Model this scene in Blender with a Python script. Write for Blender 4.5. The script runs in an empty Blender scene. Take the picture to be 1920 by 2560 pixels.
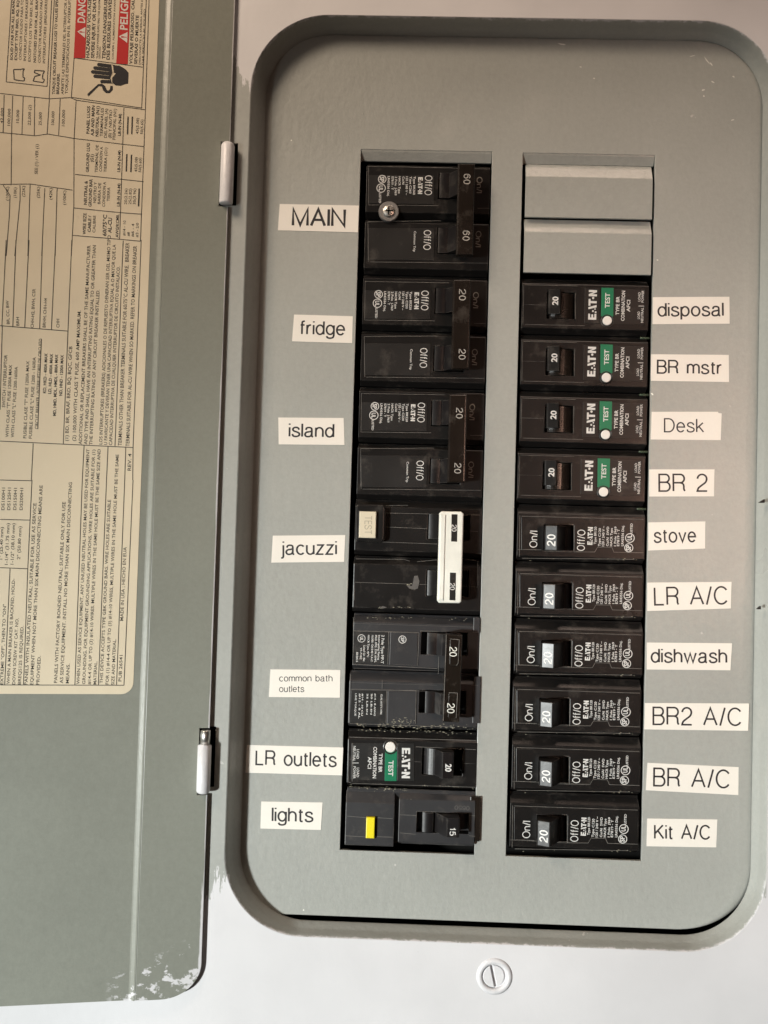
import bpy, bmesh, math, random
from mathutils import Matrix, Vector
random.seed(7)
S = 0.001                                   # the scene is laid out in millimetres
sc = bpy.context.scene
# ------------------------------------------------------------------ camera
F = 2400.0; RW, RH = 1920.0, 2560.0
CP = (25.59, -178.13, 426.39)
RX, RY, RZ = -0.0343007, -0.0245424, -0.0281953
def rot3(x, y, z):
    return Matrix.Rotation(z, 3, 'Z') @ Matrix.Rotation(y, 3, 'Y') @ Matrix.Rotation(x, 3, 'X')
RC = rot3(RX, RY, RZ)                        # panel space (u right, v up, w out) -> camera
M3 = Matrix(((1, 0, 0), (0, 0, -1), (0, 1, 0)))   # panel space -> world
def W(u, v, w): return Vector((u*S, -w*S, v*S))
cam = bpy.data.cameras.new('camera'); cam.sensor_fit = 'VERTICAL'; cam.sensor_height = 36
cam.lens = F/RH*36; cam.clip_start = .01; cam.clip_end = 50
co = bpy.data.objects.new('camera', cam); sc.collection.objects.link(co)
co.matrix_world = Matrix.Translation(W(*CP)) @ (M3 @ RC.transposed()).to_4x4()
sc.camera = co
# ------------------------------------------------------------------ world, lamps, exposure
wd = bpy.data.worlds.new('World'); sc.world = wd; wd.use_nodes = True
bg = wd.node_tree.nodes['Background']
bg.inputs[0].default_value = (1.0, .80, .62, 1); bg.inputs[1].default_value = .02
def area(name, pos, aim, sx, sy, power, col, spread=180):
    l = bpy.data.lights.new(name, 'AREA'); l.shape = 'RECTANGLE'; l.size = sx*S; l.size_y = sy*S
    l.energy = power; l.color = col; l.spread = math.radians(spread)
    o = bpy.data.objects.new(name, l); sc.collection.objects.link(o)
    p = W(*pos); o.location = p; o.rotation_euler = (W(*aim)-p).to_track_quat('-Z', 'Y').to_euler()
    return o
area('warm_lamp', (-500, 500, 500), (-60, 50, 0), 300, 300, .56, (1, .80, .62), 44)
area('ceiling_lamp', (212, 660, 157), (103, -20, 0), 300, 200, .12, (1, .76, .62), 50)
area('side_lamp', (575, -90, 1120), (175, -110, 0), 170, 230, .08, (1, .58, .42), 26)
l = bpy.data.lights.new('torch_lamp', 'SPOT'); l.energy = 165; l.color = (.965, 1, .975)
l.spot_size = math.radians(40); l.spot_blend = 1; l.shadow_soft_size = .055
key = bpy.data.objects.new('torch_lamp', l); sc.collection.objects.link(key)
p = W(-1040, -450, 1250); key.location = p
key.rotation_euler = (W(170, -500, 0)-p).to_track_quat('-Z', 'Y').to_euler()
sc.view_settings.view_transform = 'Standard'; sc.view_settings.look = 'None'
sc.view_settings.exposure = 0; sc.view_settings.gamma = 1

# ------------------------------------------------------------------ pixels of the survey photograph -> planes in the panel
def ray(x, y):
    d = RC.transposed() @ Vector(((x-RW/2)/F, -(y-RH/2)/F, -1))
    return Vector(CP), d
class Frame:
    """a plane frame in panel space: origin O, axes U V N"""
    def __init__(s, O, U=(1, 0, 0), V=(0, 1, 0)):
        s.O = Vector(O); s.U = Vector(U).normalized(); V = Vector(V)
        s.V = (V - s.U*(V.dot(s.U))).normalized(); s.N = s.U.cross(s.V)
    def px(s, x, y, h=0):
        c, d = ray(x, y); t = ((s.O + s.N*h - c).dot(s.N))/d.dot(s.N)
        P = c + d*t - s.O
        return (P.dot(s.U), P.dot(s.V))
    def matrix(s):
        m = Matrix((s.U, s.V, s.N)).transposed()     # local -> panel
        r = M3 @ m @ M3.transposed()
        return Matrix.Translation(W(*s.O)) @ r.to_4x4()
P0 = Frame((0, 0, 0))
class Rg:
    """a measured window of the photograph"""
    def __init__(s, x0, y0, k): s.x0, s.y0, s.k = x0, y0, k
    def __call__(s, x, y): return (s.x0 + x*s.k, s.y0 + y*s.k)

# ------------------------------------------------------------------ materials
def newmat(name):
    m = bpy.data.materials.new(name); m.use_nodes = True
    return m, m.node_tree, m.node_tree.nodes, m.node_tree.nodes['Principled BSDF']
def N(nt, t, **k):
    n = nt.nodes.new(t)
    for a, b in k.items():
        if a.startswith('i_'):
            key = a[2:]; key = int(key) if key.isdigit() else key.replace('_', ' ')
            n.inputs[key].default_value = b
        else: setattr(n, a, b)
    return n
def math_(nt, op, a, b=None, clamp=False):
    n = nt.nodes.new('ShaderNodeMath'); n.operation = op; n.use_clamp = clamp
    for i, v in enumerate((a, b)):
        if v is None: continue
        if isinstance(v, (int, float)): n.inputs[i].default_value = v
        else: nt.links.new(v, n.inputs[i])
    return n.outputs[0]
def ramp(nt, f, a, b):
    n = nt.nodes.new('ShaderNodeMapRange'); nt.links.new(f, n.inputs[0])
    n.inputs[1].default_value = a; n.inputs[2].default_value = b; return n.outputs[0]
def mixc(nt, f, a, b):
    n = nt.nodes.new('ShaderNodeMix'); n.data_type = 'RGBA'
    if isinstance(f, (int, float)): n.inputs[0].default_value = f
    else: nt.links.new(f, n.inputs[0])
    for i, v in ((6, a), (7, b)):
        if isinstance(v, tuple): n.inputs[i].default_value = (*v, 1)
        else: nt.links.new(v, n.inputs[i])
    return n.outputs[2]
def noise(nt, scale, detail=3, coord=None, stretch=None, rough=.55):
    if coord is None:                    # each copy gets its own piece of the pattern
        va = nt.nodes.new('ShaderNodeVectorMath'); va.operation = 'ADD'
        nt.links.new(nt.nodes.new('ShaderNodeTexCoord').outputs['Object'], va.inputs[0])
        nt.links.new(nt.nodes.new('ShaderNodeObjectInfo').outputs['Location'], va.inputs[1]); coord = va.outputs[0]
    if stretch:
        mp = nt.nodes.new('ShaderNodeMapping'); mp.inputs['Scale'].default_value = stretch
        nt.links.new(coord, mp.inputs[0]); coord = mp.outputs[0]
    n = nt.nodes.new('ShaderNodeTexNoise'); n.inputs['Scale'].default_value = scale
    n.inputs['Detail'].default_value = detail; n.inputs['Roughness'].default_value = rough
    nt.links.new(coord, n.inputs['Vector']); return n.outputs[0]
def bump(nt, h, strength, dist):
    b = nt.nodes.new('ShaderNodeBump'); b.inputs['Strength'].default_value = strength
    b.inputs['Distance'].default_value = dist; nt.links.new(h, b.inputs['Height']); return b.outputs[0]
GREY = (.348, .359, .336); WHITE = (.66, .655, .67)
def enamel(name, base, mask=None, rough=.34, peel=.40, specks=True):
    m, nt, nd, p = newmat(name)
    n1 = math_(nt, 'ADD', math_(nt, 'MULTIPLY', noise(nt, 11, 4), .55), math_(nt, 'MULTIPLY', noise(nt, 420, 3, rough=.8), .45)); col = mixc(nt, ramp(nt, n1, .3, .7), tuple(c*.88 for c in base), tuple(c*1.12 for c in base))
    if specks:
        sp = noise(nt, 260, 2); sp2 = noise(nt, 22, 2)
        k = math_(nt, 'MULTIPLY', ramp(nt, sp, .715, .76), ramp(nt, sp2, .52, .62))
        col = mixc(nt, math_(nt, 'MULTIPLY', k, .7), col, (.62, .61, .58))
        sm = math_(nt, 'MULTIPLY', ramp(nt, noise(nt, 30, 5, stretch=(1.4, 1, .9)), .6, .8), .15)
        col = mixc(nt, sm, col, (.55, .54, .5))
    if mask:
        f = mask(nt); wn = noise(nt, 17, 4); wh = mixc(nt, ramp(nt, wn, .3, .7), tuple(c*.93 for c in WHITE), tuple(min(1, c*1.06) for c in WHITE))
        sc_ = math_(nt, 'MULTIPLY', ramp(nt, noise(nt, 75, 3, stretch=(1, 1, 1.8)), .725, .76), .5)
        wh = mixc(nt, sc_, wh, (.30, .29, .29)); col = mixc(nt, f, col, wh)
    nt.links.new(col, p.inputs['Base Color'])
    rg = noise(nt, 35, 3)
    nt.links.new(math_(nt, 'ADD', math_(nt, 'MULTIPLY', rg, .14), rough-.07), p.inputs['Roughness'])
    pe = noise(nt, 430, 3, stretch=(1, 1, .75)); pe2 = noise(nt, 150, 2)
    nt.links.new(bump(nt, math_(nt, 'ADD', pe, math_(nt, 'MULTIPLY', pe2, .8)), peel, .0004), p.inputs['Normal'])
    p.inputs['Specular IOR Level'].default_value = .5
    return m
def sep(nt):
    t = nt.nodes.new('ShaderNodeTexCoord'); s = nt.nodes.new('ShaderNodeSeparateXYZ')
    nt.links.new(t.outputs['Object'], s.inputs[0]); return s.outputs, t.outputs['Object']
def mask_cover(nt):                     # white brushed over the cover above and below the door strip
    (x, y, z), c = sep(nt)
    j = math_(nt, 'MULTIPLY', math_(nt, 'SUBTRACT', noise(nt, 60, 5, stretch=(6, 1, 1), rough=.7), .5), .050)
    zz = math_(nt, 'ADD', z, j)
    slope = math_(nt, 'MULTIPLY', ramp(nt, x, -.058, -.048), .010)
    up = ramp(nt, math_(nt, 'ADD', zz, slope), .0305, .0315)
    dn = ramp(nt, math_(nt, 'SUBTRACT', math_(nt, 'MULTIPLY', slope, 1.0), zz), .3305, .3320)
    rt = math_(nt, 'MULTIPLY', ramp(nt, x, .1818, .1826), ramp(nt, math_(nt, 'MULTIPLY', z, -1), .262, .272))
    return math_(nt, 'MAXIMUM', math_(nt, 'MAXIMUM', up, dn), rt)
def mask_rim(nt):                       # ragged white at the outer lip, top and bottom only
    (x, y, z), c = sep(nt)
    j = math_(nt, 'MULTIPLY', math_(nt, 'SUBTRACT', noise(nt, 240, 6, rough=.78), .5), .0075)
    d = ramp(nt, math_(nt, 'ADD', math_(nt, 'MULTIPLY', y, -1), j), .0091, .0101)
    up = ramp(nt, z, .018, .026); dn = ramp(nt, math_(nt, 'MULTIPLY', z, -1), .312, .322)
    return math_(nt, 'MULTIPLY', d, math_(nt, 'MAXIMUM', up, dn))
def mask_door(nt):                      # smeared overspray at the free corner by the lower hinge (door space)
    (x, y, z), c = sep(nt)
    d = math_(nt, 'ADD', math_(nt, 'MULTIPLY', math_(nt, 'ADD', z, .2085), 1.0), math_(nt, 'MULTIPLY', x, -.42))
    near = ramp(nt, d, .030, .004)
    n = noise(nt, 150, 6, stretch=(1.0, 1, 1.5), rough=.62)
    k = ramp(nt, math_(nt, 'ADD', n, math_(nt, 'MULTIPLY', near, .15)), .622, .66)
    k = math_(nt, 'MULTIPLY', k, ramp(nt, near, .02, .25))
    k = math_(nt, 'MULTIPLY', k, ramp(nt, x, -.040, -.034))
    edge = math_(nt, 'MULTIPLY', ramp(nt, math_(nt, 'ADD', x, math_(nt, 'MULTIPLY', noise(nt, 90, 3), .002)), -.0006, -.0001), ramp(nt, z, -.158, -.165))
    e2 = math_(nt, 'MULTIPLY', ramp(nt, math_(nt, 'ADD', x, math_(nt, 'MULTIPLY', noise(nt, 25, 4), .0016)), -.00005, .00018), .8)
    return math_(nt, 'MAXIMUM', math_(nt, 'MAXIMUM', k, edge), e2)
M = {}
M['plate'] = enamel('grey_enamel', GREY)
M['cover'] = enamel('painted_cover', GREY, mask_cover, rough=.42, peel=.13)
M['rim'] = enamel('painted_rim', GREY, mask_rim, rough=.3)
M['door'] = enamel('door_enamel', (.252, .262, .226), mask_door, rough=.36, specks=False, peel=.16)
M['white_paint'] = enamel('white_paint', WHITE, rough=.4, specks=False)
M['blank'] = enamel('blank_enamel', GREY, rough=.30, specks=False, peel=.6)
def plastic(name, base, rough=.34, wear=.5, spec=.5, dust=(.13, .115, .10)):
    m, nt, nd, p = newmat(name)
    a = noise(nt, 70, 4); col = mixc(nt, a, tuple(c*.75 for c in base), tuple(c*1.3 for c in base))
    d = noise(nt, 95, 6, rough=.7); k = math_(nt, 'MULTIPLY', ramp(nt, d, .55, .74), .34)
    col = mixc(nt, k, col, dust)
    if wear:
        bv = nt.nodes.new('ShaderNodeBevel'); bv.samples = 4; bv.inputs[0].default_value = .00032
        g = nt.nodes.new('ShaderNodeNewGeometry'); dt = nt.nodes.new('ShaderNodeVectorMath'); dt.operation = 'DOT_PRODUCT'
        nt.links.new(bv.outputs[0], dt.inputs[0]); nt.links.new(g.outputs['Normal'], dt.inputs[1])
        e = ramp(nt, dt.outputs['Value'], .985, .86)
        e = math_(nt, 'MULTIPLY', e, ramp(nt, noise(nt, 130, 4), .42, .62))
        col = mixc(nt, math_(nt, 'MULTIPLY', e, wear), col, (.30, .28, .25))
    nt.links.new(col, p.inputs['Base Color'])
    nt.links.new(math_(nt, 'ADD', math_(nt, 'MULTIPLY', noise(nt, 60, 4), .22), rough-.1), p.inputs['Roughness'])
    nt.links.new(bump(nt, noise(nt, 500, 2), .12, .0003), p.inputs['Normal'])
    p.inputs['Specular IOR Level'].default_value = spec
    return m
M['black'] = plastic('black_plastic', (.0095, .0088, .0085), rough=.31, spec=.34)
M['panelblack'] = plastic('black_face_print', (.008, .0075, .007), rough=.42, wear=.15)
M['gloss'] = plastic('glossy_black_plastic', (.009, .008, .0085), rough=.34, wear=.5, spec=.34)
M['barg'] = plastic('glossy_tie_bar', (.011, .008, .006), rough=.17, wear=.6, spec=.6)
M['brown'] = plastic('warm_tint_black_plastic', (.012, .0085, .0065), rough=.24, wear=.3)  # black tie bars; brown of a warm reflection is put into the colour
M['greyblack'] = plastic('worn_grey_black_plastic', (.024, .024, .026), rough=.42, wear=.8)
M['whitebar'] = plastic('white_plastic', (.72, .73, .67), rough=.35, wear=0, dust=(.6, .6, .55))
def flat(name, c, rough=.5, metal=0, var=.06, ns=60):
    m, nt, nd, p = newmat(name)
    a = noise(nt, ns, 4)
    nt.links.new(mixc(nt, a, tuple(x*(1-var) for x in c), tuple(min(1, x*(1+var)) for x in c)), p.inputs['Base Color'])
    p.inputs['Roughness'].default_value = rough; p.inputs['Metallic'].default_value = metal
    return m
M['white_ink'] = flat('white_ink', (.62, .62, .60), .5, var=.25, ns=400)
M['grey_ink'] = flat('greyed_white_ink', (.36, .34, .31), .5, var=.3, ns=400)
M['dim_ink'] = flat('dim_white_ink', (.20, .19, .17), .5, var=.5, ns=500)  # darker, more uneven tone of the white ink
M['edge'] = flat('worn_and_highlight_line', (.17, .16, .145), .5, var=.9, ns=260)
M['mark'] = flat('pressed_mark', (.36, .33, .25), .5)
M['crust'] = flat('pale_crust', (.30, .28, .21), .7, var=.5, ns=500)
M['engraved'] = flat('engraved_mark', (.09, .085, .08), .5, var=.4, ns=300)
M['black_ink'] = flat('black_ink', (.022, .02, .022), .45)
M['soft_ink'] = flat('printed_grey_ink', (.035, .03, .024), .55, var=.3, ns=300)
M['light_ink'] = flat('faint_ink', (.17, .15, .12), .55, var=.3, ns=300)
M['red_ink'] = flat('red_ink', (.55, .022, .02), .45)
M['green'] = flat('green_print', (.006, .16, .075), .4, var=.15)
M['yellow'] = flat('yellow_plastic', (.78, .66, .02), .35, var=.1)
M['button'] = flat('white_button', (.74, .72, .68), .35)
M['cream_button'] = flat('cream_button', (.66, .60, .46), .4)
M['steel'] = flat('bright_steel', (.66, .64, .60), .36, 1, .2, 900)
M['washer'] = flat('dull_steel_washer', (.30, .29, .28), .42, .7, .15)
M['dark'] = flat('dark_enclosure_paint', (.012, .011, .010), .6)
M['pin'] = flat('wire_insulation', (.05, .07, .045), .25)
def paper(name, c, wr, b, mottle=.0):
    m, nt, nd, p = newmat(name)
    a = noise(nt, 45, 4); bb = noise(nt, 900, 2)
    col = mixc(nt, a, tuple(x*.955 for x in c), tuple(min(1, x*1.03) for x in c))
    col = mixc(nt, math_(nt, 'MULTIPLY', bb, .08), col, (.45, .4, .33))
    if mottle: col = mixc(nt, math_(nt, 'MULTIPLY', ramp(nt, noise(nt, 16, 5), .55, .75), mottle), col, tuple(x*.75 for x in c))
    nt.links.new(col, p.inputs['Base Color']); p.inputs['Roughness'].default_value = wr
    nt.links.new(bump(nt, noise(nt, 38, 3), b, .002), p.inputs['Normal'])
    return m
M['label'] = paper('cream_label_paper', (.82, .79, .725), .42, .12)
M['sticker'] = paper('aged_sticker_paper', (.80, .70, .52), .5, .25, .35)

# ------------------------------------------------------------------ object helpers
col = sc.collection
def link(name, me, mat, parent=None, smooth=False):
    if mat is not None and not me.materials: me.materials.append(mat)
    o = bpy.data.objects.new(name, me); col.objects.link(o)
    if parent is not None: o.parent = parent
    if smooth:
        for p_ in me.polygons: p_.use_smooth = True
    return o
def tag(o, label, cat, group=None, kind=None):
    if label: o['label'] = label
    if cat: o['category'] = cat
    if group: o['group'] = group
    if kind: o['kind'] = kind
    return o
def thing(name, label, cat, frame, group=None):
    o = bpy.data.objects.new(name, None); o.empty_display_size = .01; col.objects.link(o)
    o.matrix_world = frame.matrix(); return tag(o, label, cat, group)
_cache = {}
def curve_mesh(loops, extrude=0, bevel=0, res=1):
    cu = bpy.data.curves.new('c', 'CURVE'); cu.dimensions = '2D'; cu.fill_mode = 'BOTH' if extrude or bevel else 'FRONT'
    for lp in loops:
        s = cu.splines.new('POLY'); s.points.add(len(lp)-1); s.use_cyclic_u = True
        for i, q in enumerate(lp): s.points[i].co = (q[0], q[1], 0, 1)
    cu.extrude = max(extrude-bevel, 0); cu.bevel_depth = bevel; cu.offset = -bevel if bevel else 0; cu.bevel_resolution = res
    o = bpy.data.objects.new('c', cu); me = bpy.data.meshes.new_from_object(o)
    out = ([tuple(v.co) for v in me.vertices], [tuple(p.vertices) for p in me.polygons])
    bpy.data.objects.remove(o); bpy.data.curves.remove(cu); bpy.data.meshes.remove(me)
    return out
class MB:
    def __init__(s): s.v = []; s.f = []
    def add(s, vs, fs):
        k = len(s.v); s.v += vs; s.f += [tuple(i+k for i in f) for f in fs]; return s
    def slab(s, loops, w0, w1, bevel=.25, res=1):
        if isinstance(loops[0][0], (int, float)): loops = [loops]
        vs, fs = curve_mesh(loops, (w1-w0)/2, bevel, res); m = (w0+w1)/2
        return s.add([(x, y, z+m) for x, y, z in vs], fs)
    def box(s, u0, u1, v0, v1, w0, w1, bevel=.25):
        return s.slab([(u0, v0), (u1, v0), (u1, v1), (u0, v1)], w0, w1, bevel)
    def flat(s, loops, w):
        vs, fs = curve_mesh(loops); return s.add([(x, y, w) for x, y, z in vs], fs)
    def prism_u(s, prof, u0, u1):          # profile in (v,w), extruded along u
        n = len(prof)
        vs = [(u0, v, w) for v, w in prof] + [(u1, v, w) for v, w in prof]
        fs = [(i, (i+1) % n, n+(i+1) % n, n+i) for i in range(n)] + [tuple(range(n))[::-1], tuple(range(n, 2*n))]
        return s.add(vs, fs)
    def prism_v(s, prof, v0, v1):          # profile in (u,w), extruded along v
        n = len(prof)
        vs = [(u, v0, w) for u, w in prof] + [(u, v1, w) for u, w in prof]
        fs = [(i, (i+1) % n, n+(i+1) % n, n+i) for i in range(n)] + [tuple(range(n))[::-1], tuple(range(n, 2*n))]
        return s.add(vs, fs)
    def lathe(s, prof, c, n=32, axis='w'):  # profile (r, h)
        vs = []; fs = []
        for r, h in prof:
            for i in range(n):
                a = 2*math.pi*i/n
                if axis == 'w': vs.append((c[0]+r*math.cos(a), c[1]+r*math.sin(a), c[2]+h))
                else: vs.append((c[0]+r*math.cos(a), c[1]+h, c[2]+r*math.sin(a)))
        for j in range(len(prof)-1):
            for i in range(n):
                fs.append((j*n+i, j*n+(i+1) % n, (j+1)*n+(i+1) % n, (j+1)*n+i))
        fs.append(tuple(range(n))[::-1]); fs.append(tuple(range((len(prof)-1)*n, len(prof)*n)))
        return s.add(vs, fs)
    def mesh(s, name, bev=0, fix=True):
        me = bpy.data.meshes.new(name)
        me.from_pydata([(u*S, -w*S, v*S) for u, v, w in s.v], [], s.f)
        if fix or bev:
            bm = bmesh.new(); bm.from_mesh(me)
            if fix:
                bmesh.ops.remove_doubles(bm, verts=bm.verts, dist=1e-6)
                bmesh.ops.recalc_face_normals(bm, faces=bm.faces)
            if bev:
                es = [e for e in bm.edges if len(e.link_faces) == 2 and e.calc_face_angle(0) > .5]
                bmesh.ops.bevel(bm, geom=es, offset=bev*S, segments=2, affect='EDGES', profile=.6, clamp_overlap=True)
            bm.to_mesh(me); bm.free()
        me.update(); return me
    def make(s, name, mat, parent=None, bev=0, smooth=False, fix=True):
        return link(name, s.mesh(name, bev, fix), mat, parent, smooth)
def cut(me, boxes, bev=0):
    """subtract boxes (u0,u1,v0,v1,w0,w1) from a mesh"""
    o = bpy.data.objects.new('t', me); col.objects.link(o); tmp = []
    for b in boxes:
        c = MB(); u0, u1, v0, v1, w0, w1 = b
        c.prism_u([(v0, w0), (v1, w0), (v1, w1), (v0, w1)], u0, u1)
        co_ = bpy.data.objects.new('k', c.mesh('k')); col.objects.link(co_); tmp.append(co_)
        md = o.modifiers.new('b', 'BOOLEAN'); md.operation = 'DIFFERENCE'; md.solver = 'EXACT'; md.object = co_
    bpy.context.view_layer.update()
    ev = o.evaluated_get(bpy.context.evaluated_depsgraph_get())
    out = bpy.data.meshes.new_from_object(ev); out.name = me.name
    bpy.data.objects.remove(o)
    for t in tmp: bpy.data.objects.remove(t)
    if bev:
        bm = bmesh.new(); bm.from_mesh(out)
        bmesh.ops.remove_doubles(bm, verts=bm.verts, dist=1e-6)
        es = [e for e in bm.edges if len(e.link_faces) == 2 and e.calc_face_angle(0) > .5]
        bmesh.ops.bevel(bm, geom=es, offset=bev*S, segments=2, affect='EDGES', profile=.6, clamp_overlap=True)
        bm.to_mesh(out); bm.free()
    return out
def text_geo(st, off=0.0, res=3):
    k = (st, off, res)
    if k in _cache: return _cache[k]
    cu = bpy.data.curves.new('t', 'FONT'); cu.body = st; cu.offset = off; cu.resolution_u = res
    cu.space_character = 1.0
    o = bpy.data.objects.new('t', cu); me = bpy.data.meshes.new_from_object(o)
    vs = [(v.co.x, v.co.y) for v in me.vertices]; fs = [tuple(p.vertices) for p in me.polygons]
    bpy.data.objects.remove(o); bpy.data.curves.remove(cu); bpy.data.meshes.remove(me)
    x0 = min(v[0] for v in vs); x1 = max(v[0] for v in vs)
    _cache[k] = ([((x-x0)/(x1-x0), y/.729) for x, y in vs], fs); return _cache[k]
_cap = None
class Print:
    """flat print collected on one plane (frame, height)"""
    def __init__(s, frame, rg, h): s.f = frame; s.r = rg; s.h = h; s.mb = MB(); s.k = 0
    def P(s, q): return Vector(s.f.px(*s.r(*q), s.h))
    def basis(s, A, B, hz):
        a, b = s.P(A), s.P(B); L = (b-a).length; d = (b-a)/L; n = Vector((-d.y, d.x))
        mid = s.P(((A[0]+B[0])/2, (A[1]+B[1])/2))
        ddx, ddy = B[0]-A[0], B[1]-A[1]; ll = math.hypot(ddx, ddy)
        # one measured pixel perpendicular to the baseline, in mm
        q = s.P(((A[0]+B[0])/2 + ddy/ll*hz, (A[1]+B[1])/2 - ddx/ll*hz))
        return a, d*L, n*(q-mid).length
    def text(s, st, A, B, hz, off=0.0, res=2):
        a, D, H = s.basis(A, B, hz); vs, fs = text_geo(st, off, res)
        s.mb.add([((a+D*x+H*y).x, (a+D*x+H*y).y, s.h) for x, y in vs], fs); return s
    def poly(s, loops, A, B, hz):          # loops in unit space of the baseline box
        a, D, H = s.basis(A, B, hz)
        s.mb.flat([[tuple(a+D*x+H*y) for x, y in lp] for lp in loops], s.h+.01); return s
    def quad(s, pts):
        s.mb.flat([[tuple(s.P(q)) for q in pts]], s.h); return s
    def line(s, A, B, wd):
        a, b = s.P(A), s.P(B); d = (b-a).normalized(); n = Vector((-d.y, d.x))*wd/2
        s.k += 1
        s.mb.add([(*(q), s.h+.004+.0007*(s.k % 9)) for q in (a-n, b-n, b+n, a+n)], [(0, 1, 2, 3)]); return s
    def ring(s, c, r, t, n=28):
        a = s.P(c); R_ = (s.P((c[0]+r, c[1]))-a).length; T = R_*(1-t)
        s.mb.flat([[(a.x+q*math.cos(i*2*math.pi/n), a.y+q*math.sin(i*2*math.pi/n)) for i in range(n)] for q in (R_, T)], s.h); return s
    def make(s, name, mat, parent): return s.mb.make(name, mat, parent, fix=False)

# ------------------------------------------------------------------ a light grotesque drawn as strokes (label maker lettering)
def _arc(cx, cy, rx, ry, a0, a1, n=16): return [(cx+rx*math.cos(math.radians(a0+(a1-a0)*i/n)), cy+ry*math.sin(math.radians(a0+(a1-a0)*i/n))) for i in range(n+1)]
def _spl(pts, n=5):
    out = []; P_ = [pts[0]] + pts + [pts[-1]]
    for i in range(1, len(P_)-2):
        a, b, c, d = P_[i-1:i+3]
        for j in range(n):
            t = j/n
            out.append(tuple(.5*(2*b[k]+(c[k]-a[k])*t+(2*a[k]-5*b[k]+4*c[k]-d[k])*t*t+(3*b[k]-a[k]-3*c[k]+d[k])*t**3) for k in (0, 1)))
    return out+[pts[-1]]
_S = _spl([(.44, .53), (.37, .66), (.23, .71), (.08, .66), (.03, .53), (.11, .42), (.31, .34), (.45, .24), (.43, .08), (.25, 0), (.06, .04), (0, .19)])
_dot = lambda x: [(x, .90), (x, 1.0)]
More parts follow.
